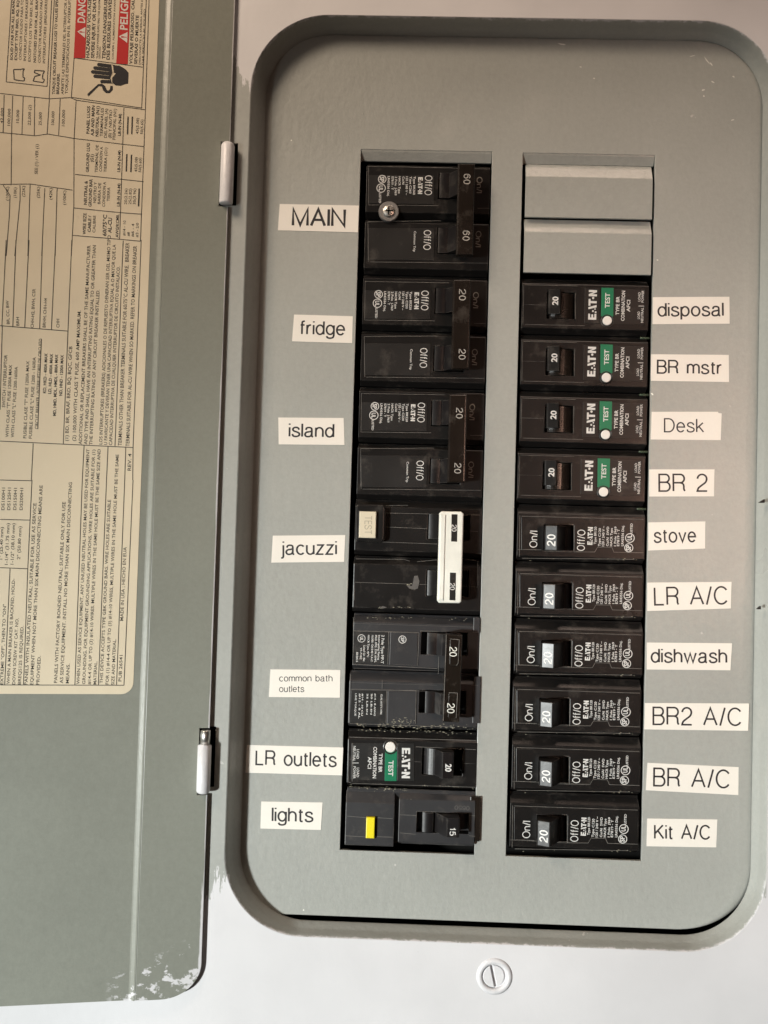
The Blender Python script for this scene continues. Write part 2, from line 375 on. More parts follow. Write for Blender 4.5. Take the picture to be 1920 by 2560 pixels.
GL = {' ': (.30, []), 'M': (.74, [[(0, 0), (0, 1), (.37, .03), (.74, 1), (.74, 0)]]), 'A': (.70, [[(0, 0), (.35, 1), (.70, 0)], [(.12, .35), (.58, .35)]]), 'I': (0, [[(0, 0), (0, 1)]]),
 'N': (.62, [[(0, 0), (0, 1), (.62, 0), (.62, 1)]]), 'L': (.50, [[(0, 1), (0, 0), (.50, 0)]]),
 'R': (.62, [[(0, 0), (0, 1), (.38, 1)]+_arc(.38, .75, .21, .25, 90, -90)[1:]+[(0, .50)], _spl([(.36, .50), (.50, .45), (.56, .33), (.57, .12), (.62, 0)])]),
 'B': (.58, [[(0, .53), (0, 1), (.34, 1)]+_arc(.34, .765, .20, .235, 90, -90)[1:]+[(0, .53), (0, 0), (.36, 0)]+_arc(.36, .265, .22, .265, -90, 90)[1:]]),
 'K': (.62, [[(0, 0), (0, 1)], [(.58, 1), (0, .36)], [(.21, .59), (.62, 0)]]), 'C': (.70, [_arc(.37, .5, .37, .5, 38, 322, 30)]),
 'D': (.64, [[(0, 0), (0, 1), (.28, 1)]+_arc(.28, .5, .36, .5, 90, -90, 22)[1:]+[(0, 0)]]), 'O': (.76, [_arc(.38, .5, .38, .5, 0, 360, 32)]),
 '2': (.52, [_arc(.26, .73, .25, .27, 178, 0, 16)+_spl([(.51, .70), (.44, .52), (.22, .33), (.06, .18), (0, 0)])[1:]+[(.53, 0)]]),
 '0': (.50, [_arc(.25, .5, .25, .5, 0, 360, 28)]), '1': (.26, [[(0, .76), (.10, .80), (.21, 1), (.21, 0)]]),
 '6': (.50, [_spl([(.47, .80), (.40, .95), (.26, 1), (.08, .87), (.0, .58), (.01, .33)])+_arc(.25, .32, .25, .32, 180, 530, 22)[1:]]),
 '5': (.50, [[(.44, 1), (.08, 1), (.02, .52)]+_spl([(.08, .57), (.25, .63), (.43, .55), (.50, .33), (.43, .09), (.24, 0), (.06, .06), (0, .20)])]),
 '/': (.26, [[(0, -.03), (.26, 1.03)]]), 'T': (.6, [[(0, 1), (.6, 1)], [(.3, .97), (.3, 0)]]), 'S': (.6, [[(x*1.32, y*1.41) for x, y in _S]]), 'E': (.5, [[(.5, 1), (0, 1), (0, 0), (.5, 0)], [(.02, .53), (.46, .53)]]),
 'a': (.52, [_spl([(.05, .52), (.10, .66), (.24, .71), (.39, .67), (.44, .54), (.44, .12), (.47, .02), (.54, 0)]), _spl([(.44, .44), (.32, .39), (.10, .34), (0, .19), (.07, .03), (.22, 0), (.37, .06), (.44, .22)])]),
 'b': (.50, [[(0, 1), (0, 0)], _arc(.25, .355, .25, .355, 0, 360, 24)]), 'c': (.48, [_arc(.26, .355, .26, .355, 42, 318, 22)]), 'd': (.50, [[(.50, 1), (.50, 0)], _arc(.25, .355, .25, .355, 0, 360, 24)]),
 'e': (.51, [[(.01, .37), (.51, .37)]+_arc(.26, .355, .25, .355, 8, 322, 22)[1:]]), 'f': (.26, [[(.10, 0), (.10, .80)]+_spl([(.10, .80), (.13, .95), (.28, 1)])[1:], [(0, .70), (.27, .70)]]),
 'g': (.50, [_arc(.25, .36, .25, .345, 0, 360, 24), [(.50, .71), (.50, -.05)]+_spl([(.50, -.05), (.44, -.22), (.25, -.28), (.08, -.24), (.02, -.12)])[1:]]),
 'h': (.46, [[(0, 1), (0, 0)], _arc(.23, .44, .23, .27, 180, 0)+[(.46, 0)]]), 'i': (0, [[(0, .71), (0, 0)], _dot(0)]), 'j': (.06, [[(.06, .71), (.06, -.14)]+_spl([(.06, -.14), (.02, -.26), (-.09, -.28)])[1:], _dot(.06)]),
 'k': (.46, [[(0, 1), (0, 0)], [(.42, .71), (0, .27)], [(.15, .43), (.46, 0)]]), 'l': (0, [[(0, 1), (0, 0)]]), 'm': (.78, [[(0, .71), (0, 0)], _arc(.195, .47, .195, .24, 180, 0)+[(.39, 0)], _arc(.585, .47, .195, .24, 180, 0)+[(.78, 0)]]),
 'n': (.46, [[(0, .71), (0, 0)], _arc(.23, .44, .23, .27, 180, 0)+[(.46, 0)]]), 'o': (.52, [_arc(.26, .355, .26, .355, 0, 360, 26)]), 'p': (.50, [[(0, .71), (0, -.28)], _arc(.25, .355, .25, .355, 0, 360, 24)]),
 'r': (.25, [[(0, .71), (0, 0)], _spl([(0, .42), (.06, .60), (.15, .69), (.26, .70)])]), 's': (.45, [_S]), 't': (.26, [[(.11, .90), (.11, .14)]+_spl([(.11, .14), (.14, .02), (.27, .01)])[1:], [(0, .70), (.27, .70)]]),
 'u': (.46, [[(0, .71), (0, .27)]+_arc(.23, .27, .23, .27, 180, 360)[1:], [(.46, .71), (.46, 0)]]), 'v': (.48, [[(0, .71), (.24, 0), (.48, .71)]]), 'w': (.76, [[(0, .71), (.20, 0), (.38, .68), (.56, 0), (.76, .71)]]),
 'z': (.46, [[(.02, .71), (.44, .71), (0, 0), (.46, 0)]]), 'y': (.48, [[(0, .71), (.25, 0)], [(.48, .71), (.25, 0), (.16, -.22), (.02, -.27)]])}
def ribbon(pts, w):
    n = len(pts); closed = abs(pts[0][0]-pts[-1][0]) < 1e-6 and abs(pts[0][1]-pts[-1][1]) < 1e-6
    L, R_ = [], []
    for i, p_ in enumerate(pts):
        a = pts[i-1] if i else (pts[-2] if closed else None); b = pts[i+1] if i < n-1 else (pts[1] if closed else None)
        ds = []
        if a: ds.append(Vector((p_[0]-a[0], p_[1]-a[1])).normalized())
        if b: ds.append(Vector((b[0]-p_[0], b[1]-p_[1])).normalized())
        n1 = Vector((-ds[0].y, ds[0].x))
        if len(ds) == 2:
            n2 = Vector((-ds[1].y, ds[1].x)); m = (n1+n2)
            m = m.normalized()/max(.42, m.normalized().dot(n1)) if m.length > .05 else n1
        else: m = n1
        L.append((p_[0]+m.x*w/2, p_[1]+m.y*w/2)); R_.append((p_[0]-m.x*w/2, p_[1]-m.y*w/2))
    return L+R_, [(i, i+1, n+i+1, n+i) for i in range(n-1)]
def stroke_geo(st, w=.095, gap=.19):
    vs, fs, x, k = [], [], 0, 0
    for ch in st:
        adv, strokes = GL[ch]
        for sp_ in strokes:
            v, f = ribbon(sp_, w); o = len(vs)
            vs += [(x+a, b, k) for a, b in v]; fs += [tuple(i+o for i in q) for q in f]; k = (k+1) % 5
        x += adv+gap+(.0 if ch != ' ' else 0)
    x0 = min(v[0] for v in vs); x1 = max(v[0] for v in vs)
    return [((a-x0)/(x1-x0), b, c) for a, b, c in vs], fs
def _ptext(s, st, A, B, hz, w=.095, gap=.19):
    a, D, H = s.basis(A, B, hz); vs, fs = stroke_geo(st, w, gap)
    s.mb.add([((a+D*x+H*y).x, (a+D*x+H*y).y, s.h+.004*k) for x, y, k in vs], fs); return s
Print.stroke = _ptext
def logo(p, A, B, hz):
    E = [(0, 0), (.2, 0), (.2, .24), (.075, .24), (.075, .39), (.18, .39), (.18, .61), (.075, .61), (.075, .76), (.2, .76), (.2, 1), (0, 1)]
    A1 = [(.35, 1), (.42, 1), (.5, 0), (.42, 0)]
    a2 = [(.225, 0), (.285, 0), (.285, .2), (.225, .2)]; a3 = [(.26, .33), (.32, .33), (.32, .53), (.26, .53)]; a4 = [(.34, .1), (.385, .1), (.385, .26), (.34, .26)]
    T = [(.47, 1), (.70, 1), (.70, .76), (.63, .76), (.63, 0), (.555, 0), (.555, .76), (.47, .76)]
    D = [(.735+.042*math.cos(i*.628), .45+.14*math.sin(i*.628)) for i in range(10)]
    Nn = [(.79, 0), (.86, 0), (.86, .6), (.93, 0), (1, 0), (1, 1), (.93, 1), (.93, .4), (.86, 1), (.79, 1)]
    for lp in (E, A1, a2, a3, a4, T, D, Nn): p.poly([lp], A, B, hz)
def rrect(u0, u1, v0, v1, r, n=8):
    pts = []
    for cx, cy, a0 in ((u1-r, v1-r, 0), (u0+r, v1-r, 90), (u0+r, v0+r, 180), (u1-r, v0+r, 270)):
        for i in range(n+1):
            a = math.radians(a0+90*i/n); pts.append((cx+r*math.cos(a), cy+r*math.sin(a)))
    return pts
def circ(c, r, n=32): return [(c[0]+r*math.cos(2*math.pi*i/n), c[1]+r*math.sin(2*math.pi*i/n)) for i in range(n)]

# ================================================================== the panel: cover, rim, dead front, blanks
COLW = 59.06; C2 = 72.77; BOT = -312.6
HW = 12.0                                    # hinge plane
hA = P0.px(582.5, 0, HW); hB = P0.px(515, 2250, HW); hO = P0.px(545, 1280, HW)
TH = math.radians(11)
DF = Frame((hO[0], hO[1], HW), (math.cos(TH), 0, -math.sin(TH)), (hA[0]-hB[0], hA[1]-hB[1], 0))
panel = thing('breaker_panel', 'grey enamelled breaker panel set in a white painted cover, with two columns of openings', 'electrical panel', P0)
def pxw(x, y, w): return P0.px(x, y, w)
scr = [pxw(1236, 2441, 10), pxw(1291, -52, 10)]
k1 = (pxw(569, 357, 13), pxw(566, 510, 13)); k2 = (pxw(513, 1825, 13), pxw(509, 1983, 13))
def khole(k, r=3.9):
    u = (k[0][0]+k[1][0])/2; return [(u-7, k[0][1]+1.0), (u+r, k[0][1]+1.0), (u+r, k[1][1]+(2.0 if k is k2 else .5)), (u-7, k[1][1]+.5)]
OUT = (-49.0, 182.2, -346.8, 55.6, 34)
mb = MB(); mb.slab([[(-420, -480), (330, -480), (330, 260), (-420, 260)], rrect(*OUT, n=18), circ(scr[0], 5.9), circ(scr[1], 5.9), khole(k1), khole(k2)], 8.8, 10, .18)
tc = mb.make('trim_cover', M['cover'], panel)
# rim: a pressed slope from the cover down to the dead front
INN = (-43.8, 179.3, -343.9, 52.4, 30)
mb = MB(); rows = []
for t, w in ((0, 9.99), (.05, 9.86), (.13, 9.3), (.28, 7.2), (.44, 4.7), (.52, 3.9), (.60, 3.3), (.84, 1.3), (.96, .45), (1, .15), (1.04, -.4)):
    q = [OUT[i]+(INN[i]-OUT[i])*t for i in range(5)]
    rows.append([(x, y, w) for x, y in rrect(*q, n=18)])
n = len(rows[0])
mb.v = [p_ for r_ in rows for p_ in r_]
for j in range(len(rows)-1):
    for i in range(n): mb.f.append((j*n+i, j*n+(i+1) % n, (j+1)*n+(i+1) % n, (j+1)*n+i))
mb.make('rim', M['rim'], panel, smooth=True)
# dead-front plate with two openings
pl = rrect(-50, 174.4, -341.4, 49.5, 27, n=18)
LT = -.2
oL = [(0, LT), (COLW, LT), (COLW, BOT), (0, BOT)]; oR = [(C2, LT-.2), (C2+COLW, LT-.2), (C2+COLW, BOT), (C2, BOT)]
mb = MB(); mb.slab([pl, oL, oR], -1.8, 0, .15); mb.make('dead_front_plate', M['plate'], panel)
rows = []
for t_ in range(7):
    a_ = math.radians(90*t_/6*.62); f_ = math.sin(a_)/math.sin(math.radians(55.8)); d_ = -(1-math.cos(a_))/(1-math.cos(math.radians(55.8)))
    rows.append([(x, y, .02+d_*2.3) for x, y in rrect(-49.7-1.3*f_, 174.1+8.4*f_, -341.1-.5*f_, 49.2+4.8*f_, 26.7+4.8*f_, n=18)])
mb = MB(); n = len(rows[0]); mb.v = [p_ for r_ in rows for p_ in r_]
for j in range(len(rows)-1):
    for i in range(n): mb.f.append((j*n+i, j*n+(i+1) % n, (j+1)*n+(i+1) % n, (j+1)*n+i))
mb.make('rolled_edge', M['plate'], panel, smooth=True)
# bent lips over the openings
for nm, u0, u1 in (('opening_lip', .15, COLW-.15), ('opening_lip', C2+.15, C2+COLW-.15)):
    mb = MB(); mb.prism_u([(LT+.1, -.15), (LT-.9, -.45), (-4.6, -2.2), (-4.7, -3.0), (-1.2, -1.4), (LT+.1, -1.2)], u0, u1)
    mb.make(nm, M['blank'], panel, bev=.12)
# two unused twist-out blanks
for k in range(2):
    v0 = -4.75-k*25.1
    ve = v0-24.95 if k else v0-25.0
    mb = MB(); mb.prism_u([(v0, -2.3), (v0-.5, -2.1), (v0-6.6, .95), (v0-7.1, 1.05), (ve, .9), (ve, -.5), (v0-7.0, -.5), (v0, -3.7)], C2+1.5, C2+COLW-1.1)
    b = mb.make('blank', M['blank'], panel, bev=.15)
# enclosure behind
mb = MB()
for a in ((-70, 195, -345.5, 58.5, -92, -90), (-70, -68, -345.5, 58.5, -90, -3), (193, 195, -345.5, 58.5, -90, -3), (-68, 193, 56.5, 58.5, -90, -3), (-68, 193, -347.5, -345.8, -90, -2)):
    mb.box(*a, bevel=.1)
mb.make('enclosure_box', M['dark'], panel)
# latch tabs pressed in the right hand rim
RT = Rg(1760, 1100, .2257)
for y0, y1, x0 in ((-120, 195, 607), (715, 1045, 598), (1895, 2215, 575)):
    a = pxw(*RT(x0, y0), 8); b = pxw(*RT(x0, y1), 8)
    mb = MB(); mb.box(max(a[0]+.6, 182.5), a[0]+10, b[1], a[1], 8.6, 10.07, .05); mb.make('latch_tab', M['cover'], panel)
for x0, y0, x1, y1 in ((610, 655, 672, 695), (590, 1840, 630, 1875)):
    a = pxw(*RT(x0, y1), 9.4); b = pxw(*RT(x1, y0), 9.4); c = pxw(*RT(x1, y1), 9.4)
    mb = MB(); mb.slab([a, c, b], 7.6, 9.5, .05); mb.make('latch_slot', M['dark'], panel)
# two cover screws in painted dimples
for i, c in enumerate(scr):
    mb = MB(); mb.lathe([(5.05, -1.4), (5.15, .1), (5.6, .6), (6.3, .8), (7.0, .55), (7.7, .04), (7.7, -.3)], (c[0], c[1], 10), 48)
    mb.f = mb.f[:-2]
    d = mb.make('screw_dimple', M['white_paint'], panel, smooth=True)
    mb = MB(); hc = (c[0]-.3, c[1]-.1)
    a = math.radians(103); R1 = 4.6
    for sgn in (1, -1):
        pts = [(hc[0]+R1*math.cos(a+sgn*t), hc[1]+R1*math.sin(a+sgn*t)) for t in [math.radians(7+166*j/20) for j in range(21)]]
        mb.slab([pts if sgn > 0 else pts[::-1]], 6.8, 9.9+.25*sgn, .35, 2)
    mb.slab([circ(c, 5.15)], 5.5, 9.0, .1)
    mb.make('cover_screw', M['white_paint'], panel)

# ================================================================== the open door
door = thing('panel_door', 'open grey door at the left, hinged on white knuckles and folded back beside the breakers', 'door', DF)
DB = -207.3
def dloc(k):
    r = []
    for (u, v) in k:
        P = Vector((u, v, 13))-DF.O; r.append((P.dot(DF.U), P.dot(DF.V)))
    return r
mb = MB()
arc = [(-17+16.7*math.cos(t), DB+14.5+14.5*math.sin(t)) for t in [math.radians(-90+90*i/14) for i in range(15)]]
k1l, k2l = dloc(k1), dloc(k2)
strip = [(-27.3, DB)] + arc
for kl, nx in ((k2l, -4.6), (k1l, -4.3)):
    strip += [(-.3, kl[1][1]-.9), (nx, kl[1][1]-.9), (nx, kl[0][1]+.7), (-.3, kl[0][1]+.7)]
strip += [(-.3, 248), (-27.3, 248)]
mb.slab([strip], -1.2, 0, .2)
fold = [(-27.4, 0), (-28.1, -.12), (-29.6, -.95), (-30.2, -1.1), (-236, -1.1), (-236, -2.3), (-29.6, -2.3), (-27.4, -1.2)]
mb.prism_v(fold, DB, 248)
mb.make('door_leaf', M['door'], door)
for kl, full in ((k1l, True), (k2l, False)):
    u = (kl[0][0]+kl[1][0])/2; y1, y0 = kl[0][1], kl[1][1]
    mb = MB()
    if full: mb.lathe([(2.2, y0-.1), (2.8, y0+.2), (2.95, y0+.8), (2.95, y1-1.4), (2.5, y1-.5), (1.9, y1)], (u, 0, .8), 24, 'v')
    else: mb.lathe([(1.8, y0), (2.6, y0+.5), (2.9, y0+1.2), (2.95, y1-6.6), (2.2, y1-6.2), (2.2, y1-6.1)], (u-.1, 0, .8), 24, 'v')
    kn = mb.make('hinge_knuckle', M['white_paint'], door, smooth=True)
    if not full:
        mb = MB(); mb.lathe([(2.1, y1-6.6), (2.1, y1-.3), (1.8, y1)], (u+.1, 0, .7), 24, 'v')
        mb.make('hinge_pin', M['steel'], kn, smooth=True)
    mb = MB(); mb.box(u-5.6, u-2.2, y0+5, y1-(8 if full else 5), -1.9, -1.25, .1); mb.make('hinge_leaf', M['washer'], door)

# ------------------------------------------------------------------ instruction sticker on the door
ZI = -1.1; SH = ZI+.12
SF = Frame(DF.O + DF.N*ZI, DF.U, DF.V)
Z1, Z2, Z3 = Rg(0, 0, .3858), Rg(0, 600, .3858), Rg(0, 1200, .3858)
stk = thing('instruction_sticker', 'aged cream wiring instruction sticker with a red danger box, stuck inside the open door', 'sticker', SF)
c0 = Vector(SF.px(*Z3(862, 1388))); r0 = Vector(SF.px(*Z1(1018, 0)))
ux = c0.x
mb = MB(); mb.slab([rrect(ux-150, ux, c0.y, 236, 5.0, 8)], 0, .12, .03); mb.make('paper', M['sticker'], stk)
def pr(rg, h=.16): return Print(SF, rg, h)
T1 = [("SOLID STAB FOR ALL BRANCH", 82, 390, -30, 17, 1), ("EXCEPT TYPE BRD, BQ, BQC", 110, 390, -20, 17, 1), ("CONECTOR SOLIDO PARA TO", 138, 390, -5, 17, 0),
("INTERRUPTORES / BREAKER", 168, 395, -10, 17, 0), ("EXCEPTO LOS TIPO BRD, BQ", 198, 400, -10, 17, 0), ("NOTCHED STAB FOR ALL BRAN", 232, 405, -10, 17, 1),
("CONECTOR RANURADO PARA", 262, 408, -10, 17, 0), ("INTERRUPTORES (BREAKERS)", 292, 410, 0, 17, 0), ("TORQUE CIRCUIT BREAKER LUGS TO VALUES SPEC", 355, 612, -12, 18, 1),
("BREAKERS.", 382, 610, 475, 18, 1), ("APRIETE LAS TERMINALES DEL INTERRUPTOR A", 412, 612, -12, 18, 0), ("TORQUE ESPECIFICADOS EN EL INTERRUPT", 438, 608, -10, 18, 0),
("HAZARDOUS VOLTAGE", 578, 375, -8, 22, 1), ("SEVERE INJURY OR DEATH", 610, 378, -30, 22, 1), ("TURN OFF POWER SUPPLYING THIS EQUIPMENT", 636, 380, -40, 13, 0), ("SERVICING.", 650, 380, 300, 11, 0),
("TENSION DANGEREUSE", 682, 383, -8, 22, 1), ("DES BLESSURES GRAVES", 710, 387, -8, 22, 1), ("COUPER L ALIMENTATION AVANT", 736, 385, -5, 12, 0),
("VOLTAJE PELIGROSO. CAUSA", 857, 415, -50, 20, 1), ("SEVERAS O MUERTE", 888, 417, 100, 20, 1), ("DESCONECTE LA ENERGIA ANTES DE", 910, 418, -20, 12, 0), ("DAR SERVICIO AL EQUIPO", 930, 420, 60, 12, 0),
("100,000", 65, 815, 705, 19, 0), ("42,000", 20, 800, 700, 19, 0), ("10,000", 122, 797, 712, 19, 0), ("22,000 (2)", 198, 812, 680, 19, 0), ("25,000", 268, 813, 728, 19, 0), ("100,000", 350, 810, 722, 19, 0), ("100,000", 418, 818, 712, 19, 0),
("PANEL LUGS", 578, 867, 688, 20, 1), ("A,B AND MAIN", 607, 880, 685, 20, 1), ("NEUTRAL (N1)", 637, 885, 688, 20, 1), ("TERMINALES", 665, 885, 700, 19, 0), ("DEL PANEL (A)", 692, 893, 705, 19, 0), ("(B) Y NEUTRO", 720, 895, 712, 19, 0), ("PRINCIPAL (N1)", 747, 905, 705, 19, 0), ("LB-IN (N-M)", 782, 880, 738, 19, 1),
("GROUND LUG", 575, 1117, 928, 20, 1), ("(G1)", 605, 1050, 1000, 20, 1), ("TERMINAL DE", 632, 1118, 940, 19, 0), ("CONEXION A", 660, 1112, 952, 19, 0), ("TIERRA (G1)", 690, 1117, 957, 19, 0), ("LB-IN (N-M)", 778, 1115, 975, 19, 1),
("45(5.08)", 897, 868, 765, 18, 0), ("50(5.65)", 926, 870, 775, 18, 0), ("45(5.08)", 888, 1115, 1018, 18, 0), ("50(5.65)", 914, 1117, 1022, 18, 0),
("NEUTRAL &", 562, 1327, 1172, 20, 1), ("GROUND BAR", 592, 1340, 1160, 20, 1), ("NEUTRO Y", 622, 1315, 1180, 19, 0), ("BARRA DE", 650, 1322, 1185, 19, 0), ("CONEXION A", 680, 1340, 1180, 19, 0), ("TIERRA", 710, 1305, 1215, 19, 0), ("LB-IN (N-M)", 775, 1338, 1190, 19, 1),
("20(2.26)", 822, 1325, 1222, 18, 0), ("25(2.82)", 850, 1325, 1222, 18, 0), ("35(3.96)", 878, 1325, 1222, 18, 0),
("WIRE SIZE", 555, 1520, 1382, 20, 1), ("CABLE /", 587, 1505, 1398, 20, 1), ("CALIBRE", 617, 1508, 1397, 19, 0), ("60/75°C", 688, 1530, 1392, 25, 1), ("AL-CU", 722, 1510, 1412, 25, 1), ("AWG/KCMIL", 767, 1540, 1388, 20, 1),
("#14 - 10", 812, 1528, 1430, 18, 0), ("#8", 840, 1530, 1505, 18, 0), ("#6 - 4", 867, 1535, 1450, 18, 0), ("#3 - 2/0", 896, 1538, 1445, 18, 0),
("SEE (1) / VER (1)", 243, 1128, 935, 20, 0), ("(100K)", 55, 1300, 1210, 19, 0), ("(10K)", 105, 1283, 1215, 19, 0), ("(22K)", 160, 1275, 1205, 19, 0), ("(25K)", 256, 1283, 1210, 19, 0), ("(42K)", 336, 1295, 1218, 19, 0), ("(100K)", 425, 1328, 1235, 19, 0)]
T2 = [("BR, CC, BW", 62, 545, 57, 392, 20, 0), ("BRH", 125, 555, 123, 500, 20, 0), ("CHH-H2, BWH, CSR", 218, 570, 230, 317, 21, 0), ("BRHH, CHH-H4", 295, 567, 305, 378, 21, 0), ("CHH", 385, 568, 385, 512, 21, 0),
("SWITCH / INTERRUPTOR", 33, 1085, 48, 745, 22, 0), ('WITH CLASS "T" FUSE 1200A MAX', 55, 1278, 78, 810, 21, 0), ('WITH CLASS "L" FUSE 1200-1600A', 90, 1280, 115, 822, 21, 0), ('FUSIBLE CLASE "T" FUSE 1200A MAX', 170, 1285, 190, 785, 21, 0),
('FUSIBLE CLASE "L" FUSE 1200 - 1600A', 206, 1287, 232, 760, 21, 0), ("CIRCUIT BREAKER / INTERRUPTORES DE CIRCUITO", 246, 1225, 272, 640, 21, 0), ("KD, HKD - 400A MAX", 297, 993, 308, 735, 20, 1), ("LD, HLD - 600A MAX", 331, 997, 343, 738, 20, 1), ("MD, HMD, MDL, HMDL - 800A MAX", 362, 1140, 376, 742, 20, 1), ("ND, HND - 1200A MAX", 402, 1010, 412, 745, 20, 1),
("(1) BD, BR, BRAF, BRD, BQ, BQC, GFCB", 442, 1303, 468, 690, 23, 0), ("(2) 100,000 WITH CLASS T FUSE, 600 AMP MAXIMUM.", 490, 1303, 524, 458, 23, 0),
("ADDITIONAL OR REPLACEMENT BREAKERS SHALL BE OF THE SAME MANUFACTURER", 530, 1325, 586, 35, 22, 0), ("AND TYPE AND SHALL HAVE AN INTERRUPTING RATING EQUAL TO OR GREATER THAN", 565, 1325, 622, 35, 22, 0), ("THE INTERRUPTING RATING OF ANY CIRCUIT BREAKER INSTALLED.", 598, 1328, 645, 322, 22, 0),
("LOS INTERRUPTORES (BREAKERS) ADICIONALES O DE REPUESTO DENERAN SER DEL MISMO TIPO", 662, 1325, 718, -30, 22, 0), ("U FAVRICANTE Y DEVERAN TENER UNA CAPACIDAD INTERRUPTIVA EQUAL A O MAYOR QUE LA", 694, 1328, 750, 30, 22, 0), ("CAPACIDAD INTERRUPTIVA DE CUALQUIER INTERRUPTOR DE CIRCUITO INSTALACO.", 726, 1330, 777, 172, 22, 0),
("TERMINALS OTHER THAN BREAKER TERMINALS SUITABLE FOR 60/75°C AL-CU WIRE.  BREAKER", 788, 1333, 838, 18, 25, 0), ("TERMINALS SUITABLE FOR AL-CU WIRE WHEN SO MARKED. REFER TO MARKINGS ON BREAKER", 838, 1338, 887, 38, 25, 0), ("REV. 4", 848, 1495, 852, 1385, 23, 0)]
T3 = [("WHEN USED AS SERVICE EQUIPMENT, ANY UNUSED NEUTRAL HOLES MAY BE USED FOR EQUIPMENT", 515, 1323, 580, -200, 21, 0), ("GROUNDING. FOR EQUIPMENT GROUNDING APPLICATIONS, WIRE HOLES ARE SUITABLE FOR (1)", 552, 1323, 617, -197, 21, 0), ("#14-4 OR UP TO (3) #14-10 WIRES. MULTIPLE WIRES IN THE SAME HOLE MUST BE THE SAME SIZE AND", 588, 1325, 652, -200, 21, 0), ("MATERIAL.", 624, 1325, 630, 1175, 21, 0),
("THIS DEVICE ACCEPTS TYPE GBK GROUND BARS. WIRE HOLES ARE SUITABLE", 665, 1318, 718, 128, 21, 0), ("FOR (1) #14-4 OR UP TO (3) #14-10 WIRES, MULTIPLE WIRES IN THE SAME HOLE MUST BE THE SAME", 703, 1325, 770, -165, 21, 0), ("SIZE AND MATERIAL.", 740, 1328, 752, 1030, 21, 0), ("PUB 26541", 787, 1305, 795, 1135, 22, 0), ("MADE IN USA ; HECHO EN EUA", 798, 912, 820, 435, 22, 0),
("PANELS WITH INSULATED NEUTRAL: SUITABLE FOR USE AS SERVICE", 178, 1328, 236, 150, 22, 0), ("EQUIPMENT WHEN NOT MORE THAN SIX MAIN DISCONNECTING MEANS ARE", 215, 1328, 277, 35, 22, 0), ("PROVIDED.", 254, 1328, 264, 1140, 22, 0),
("PANELS WITH FACTORY BONDED NEUTRAL: SUITABLE ONLY FOR USE", 370, 1315, 425, 142, 22, 0), ("AS SERVICE EQUIPMENT. INSTALL NO MORE THAN SIX MAIN DISCONNECTING", 408, 1318, 467, 15, 22, 0), ("MEANS.", 446, 1318, 452, 1190, 22, 0),
("WHEN A MAIN BREAKER IS BACKFED, HOLD-", 62, 1323, 97, 640, 21, 0), ("DOWN SCREW KIT CAT. NO.", 98, 1325, 120, 895, 21, 0), ("BREQS125 IS REQUIRED.", 135, 1325, 152, 945, 21, 0), ('EXTREME "OFF", THEN TO "ON"', 20, 1325, 40, 805, 21, 0),
('1" (25.40 mm)', 15, 515, 22, 305, 21, 0), ('1-1/4" (31.75 mm)', 50, 550, 62, 280, 21, 0), ('1-1/2" (38.10 mm)', 87, 548, 98, 280, 21, 0), ('2" (50.80 mm)', 130, 515, 140, 300, 21, 0), ("DS100H1", 28, 195, 33, 50, 21, 0), ("DS125H1", 66, 195, 71, 50, 21, 0), ("DS150H1", 105, 195, 110, 52, 21, 0), ("DS200H1", 146, 195, 151, 52, 21, 0)]
bold, thin = MB(), MB()
def tl(rg, st, xa, ya, xb, yb, h, b):
    p_ = pr(rg); p_.mb = bold if b else thin; p_.text(st, (xa, ya), (xb, yb), h, .022 if b else .008)
for st, x, ya, yb, h, b in T1: tl(Z1, st, x, ya, x+(ya-yb)*.036, yb, h, b)
for st, xa, ya, xb, yb, h, b in T2: tl(Z2, st, xa, ya, xb, yb, h, b)
for st, xa, ya, xb, yb, h, b in T3: tl(Z3, st, xa, ya, xb, yb, h, b)
bold.make('bold_lettering', M['black_ink'], stk, fix=False)['kind'] = 'stuff'; thin.make('fine_lettering', M['soft_ink'], stk, fix=False)['kind'] = 'stuff'
ln = MB(); cnt = [0]
def pl_(rg, pts, wd=.32):
    for a, b in zip(pts, pts[1:]):
        p_ = pr(rg); p_.mb = ln; p_.k = cnt[0]; cnt[0] += 1; p_.line(a, b, wd)
for q in ([(0, 605), (320, 640), (455, 632), (500, 650), (945, 712)], [(0, 858), (230, 880), (310, 868), (480, 897), (800, 935), (935, 950)], [(0, 1195), (195, 1192), (470, 1232)], [(487, 1130), (790, 1162), (930, 1177)],
          [(478, 1347), (780, 1378), (920, 1388)], [(468, 1525), (770, 1550), (910, 1563)], [(27, 615), (20, 860)], [(82, 620), (75, 865), (72, 1200)], [(150, 625), (142, 870)], [(225, 630), (222, 878)], [(320, 640), (305, 870)],
          [(390, 640), (380, 875)], [(493, 645), (480, 900), (478, 1340), (462, 1659)], [(803, 700), (775, 1550)], [(130, 1200), (130, 1290), (95, 1659)], [(195, 1195), (180, 1659)], [(290, 1220), (270, 1659)], [(370, 1220), (357, 1659)], [(20, 1200), (65, 1265), (60, 1400), (40, 1659)],
          [(966, -10), (942, 712), (910, 1563)], [(40, 530), (305, 560), (335, -10)], [(75, -10), (40, 530)], [(352, -10), (318, 640)], [(462, 630), (918, 700), (948, -10)], [(500, -10), (480, 375), (462, 630)], [(480, 375), (925, 435)]): pl_(Z1, q)
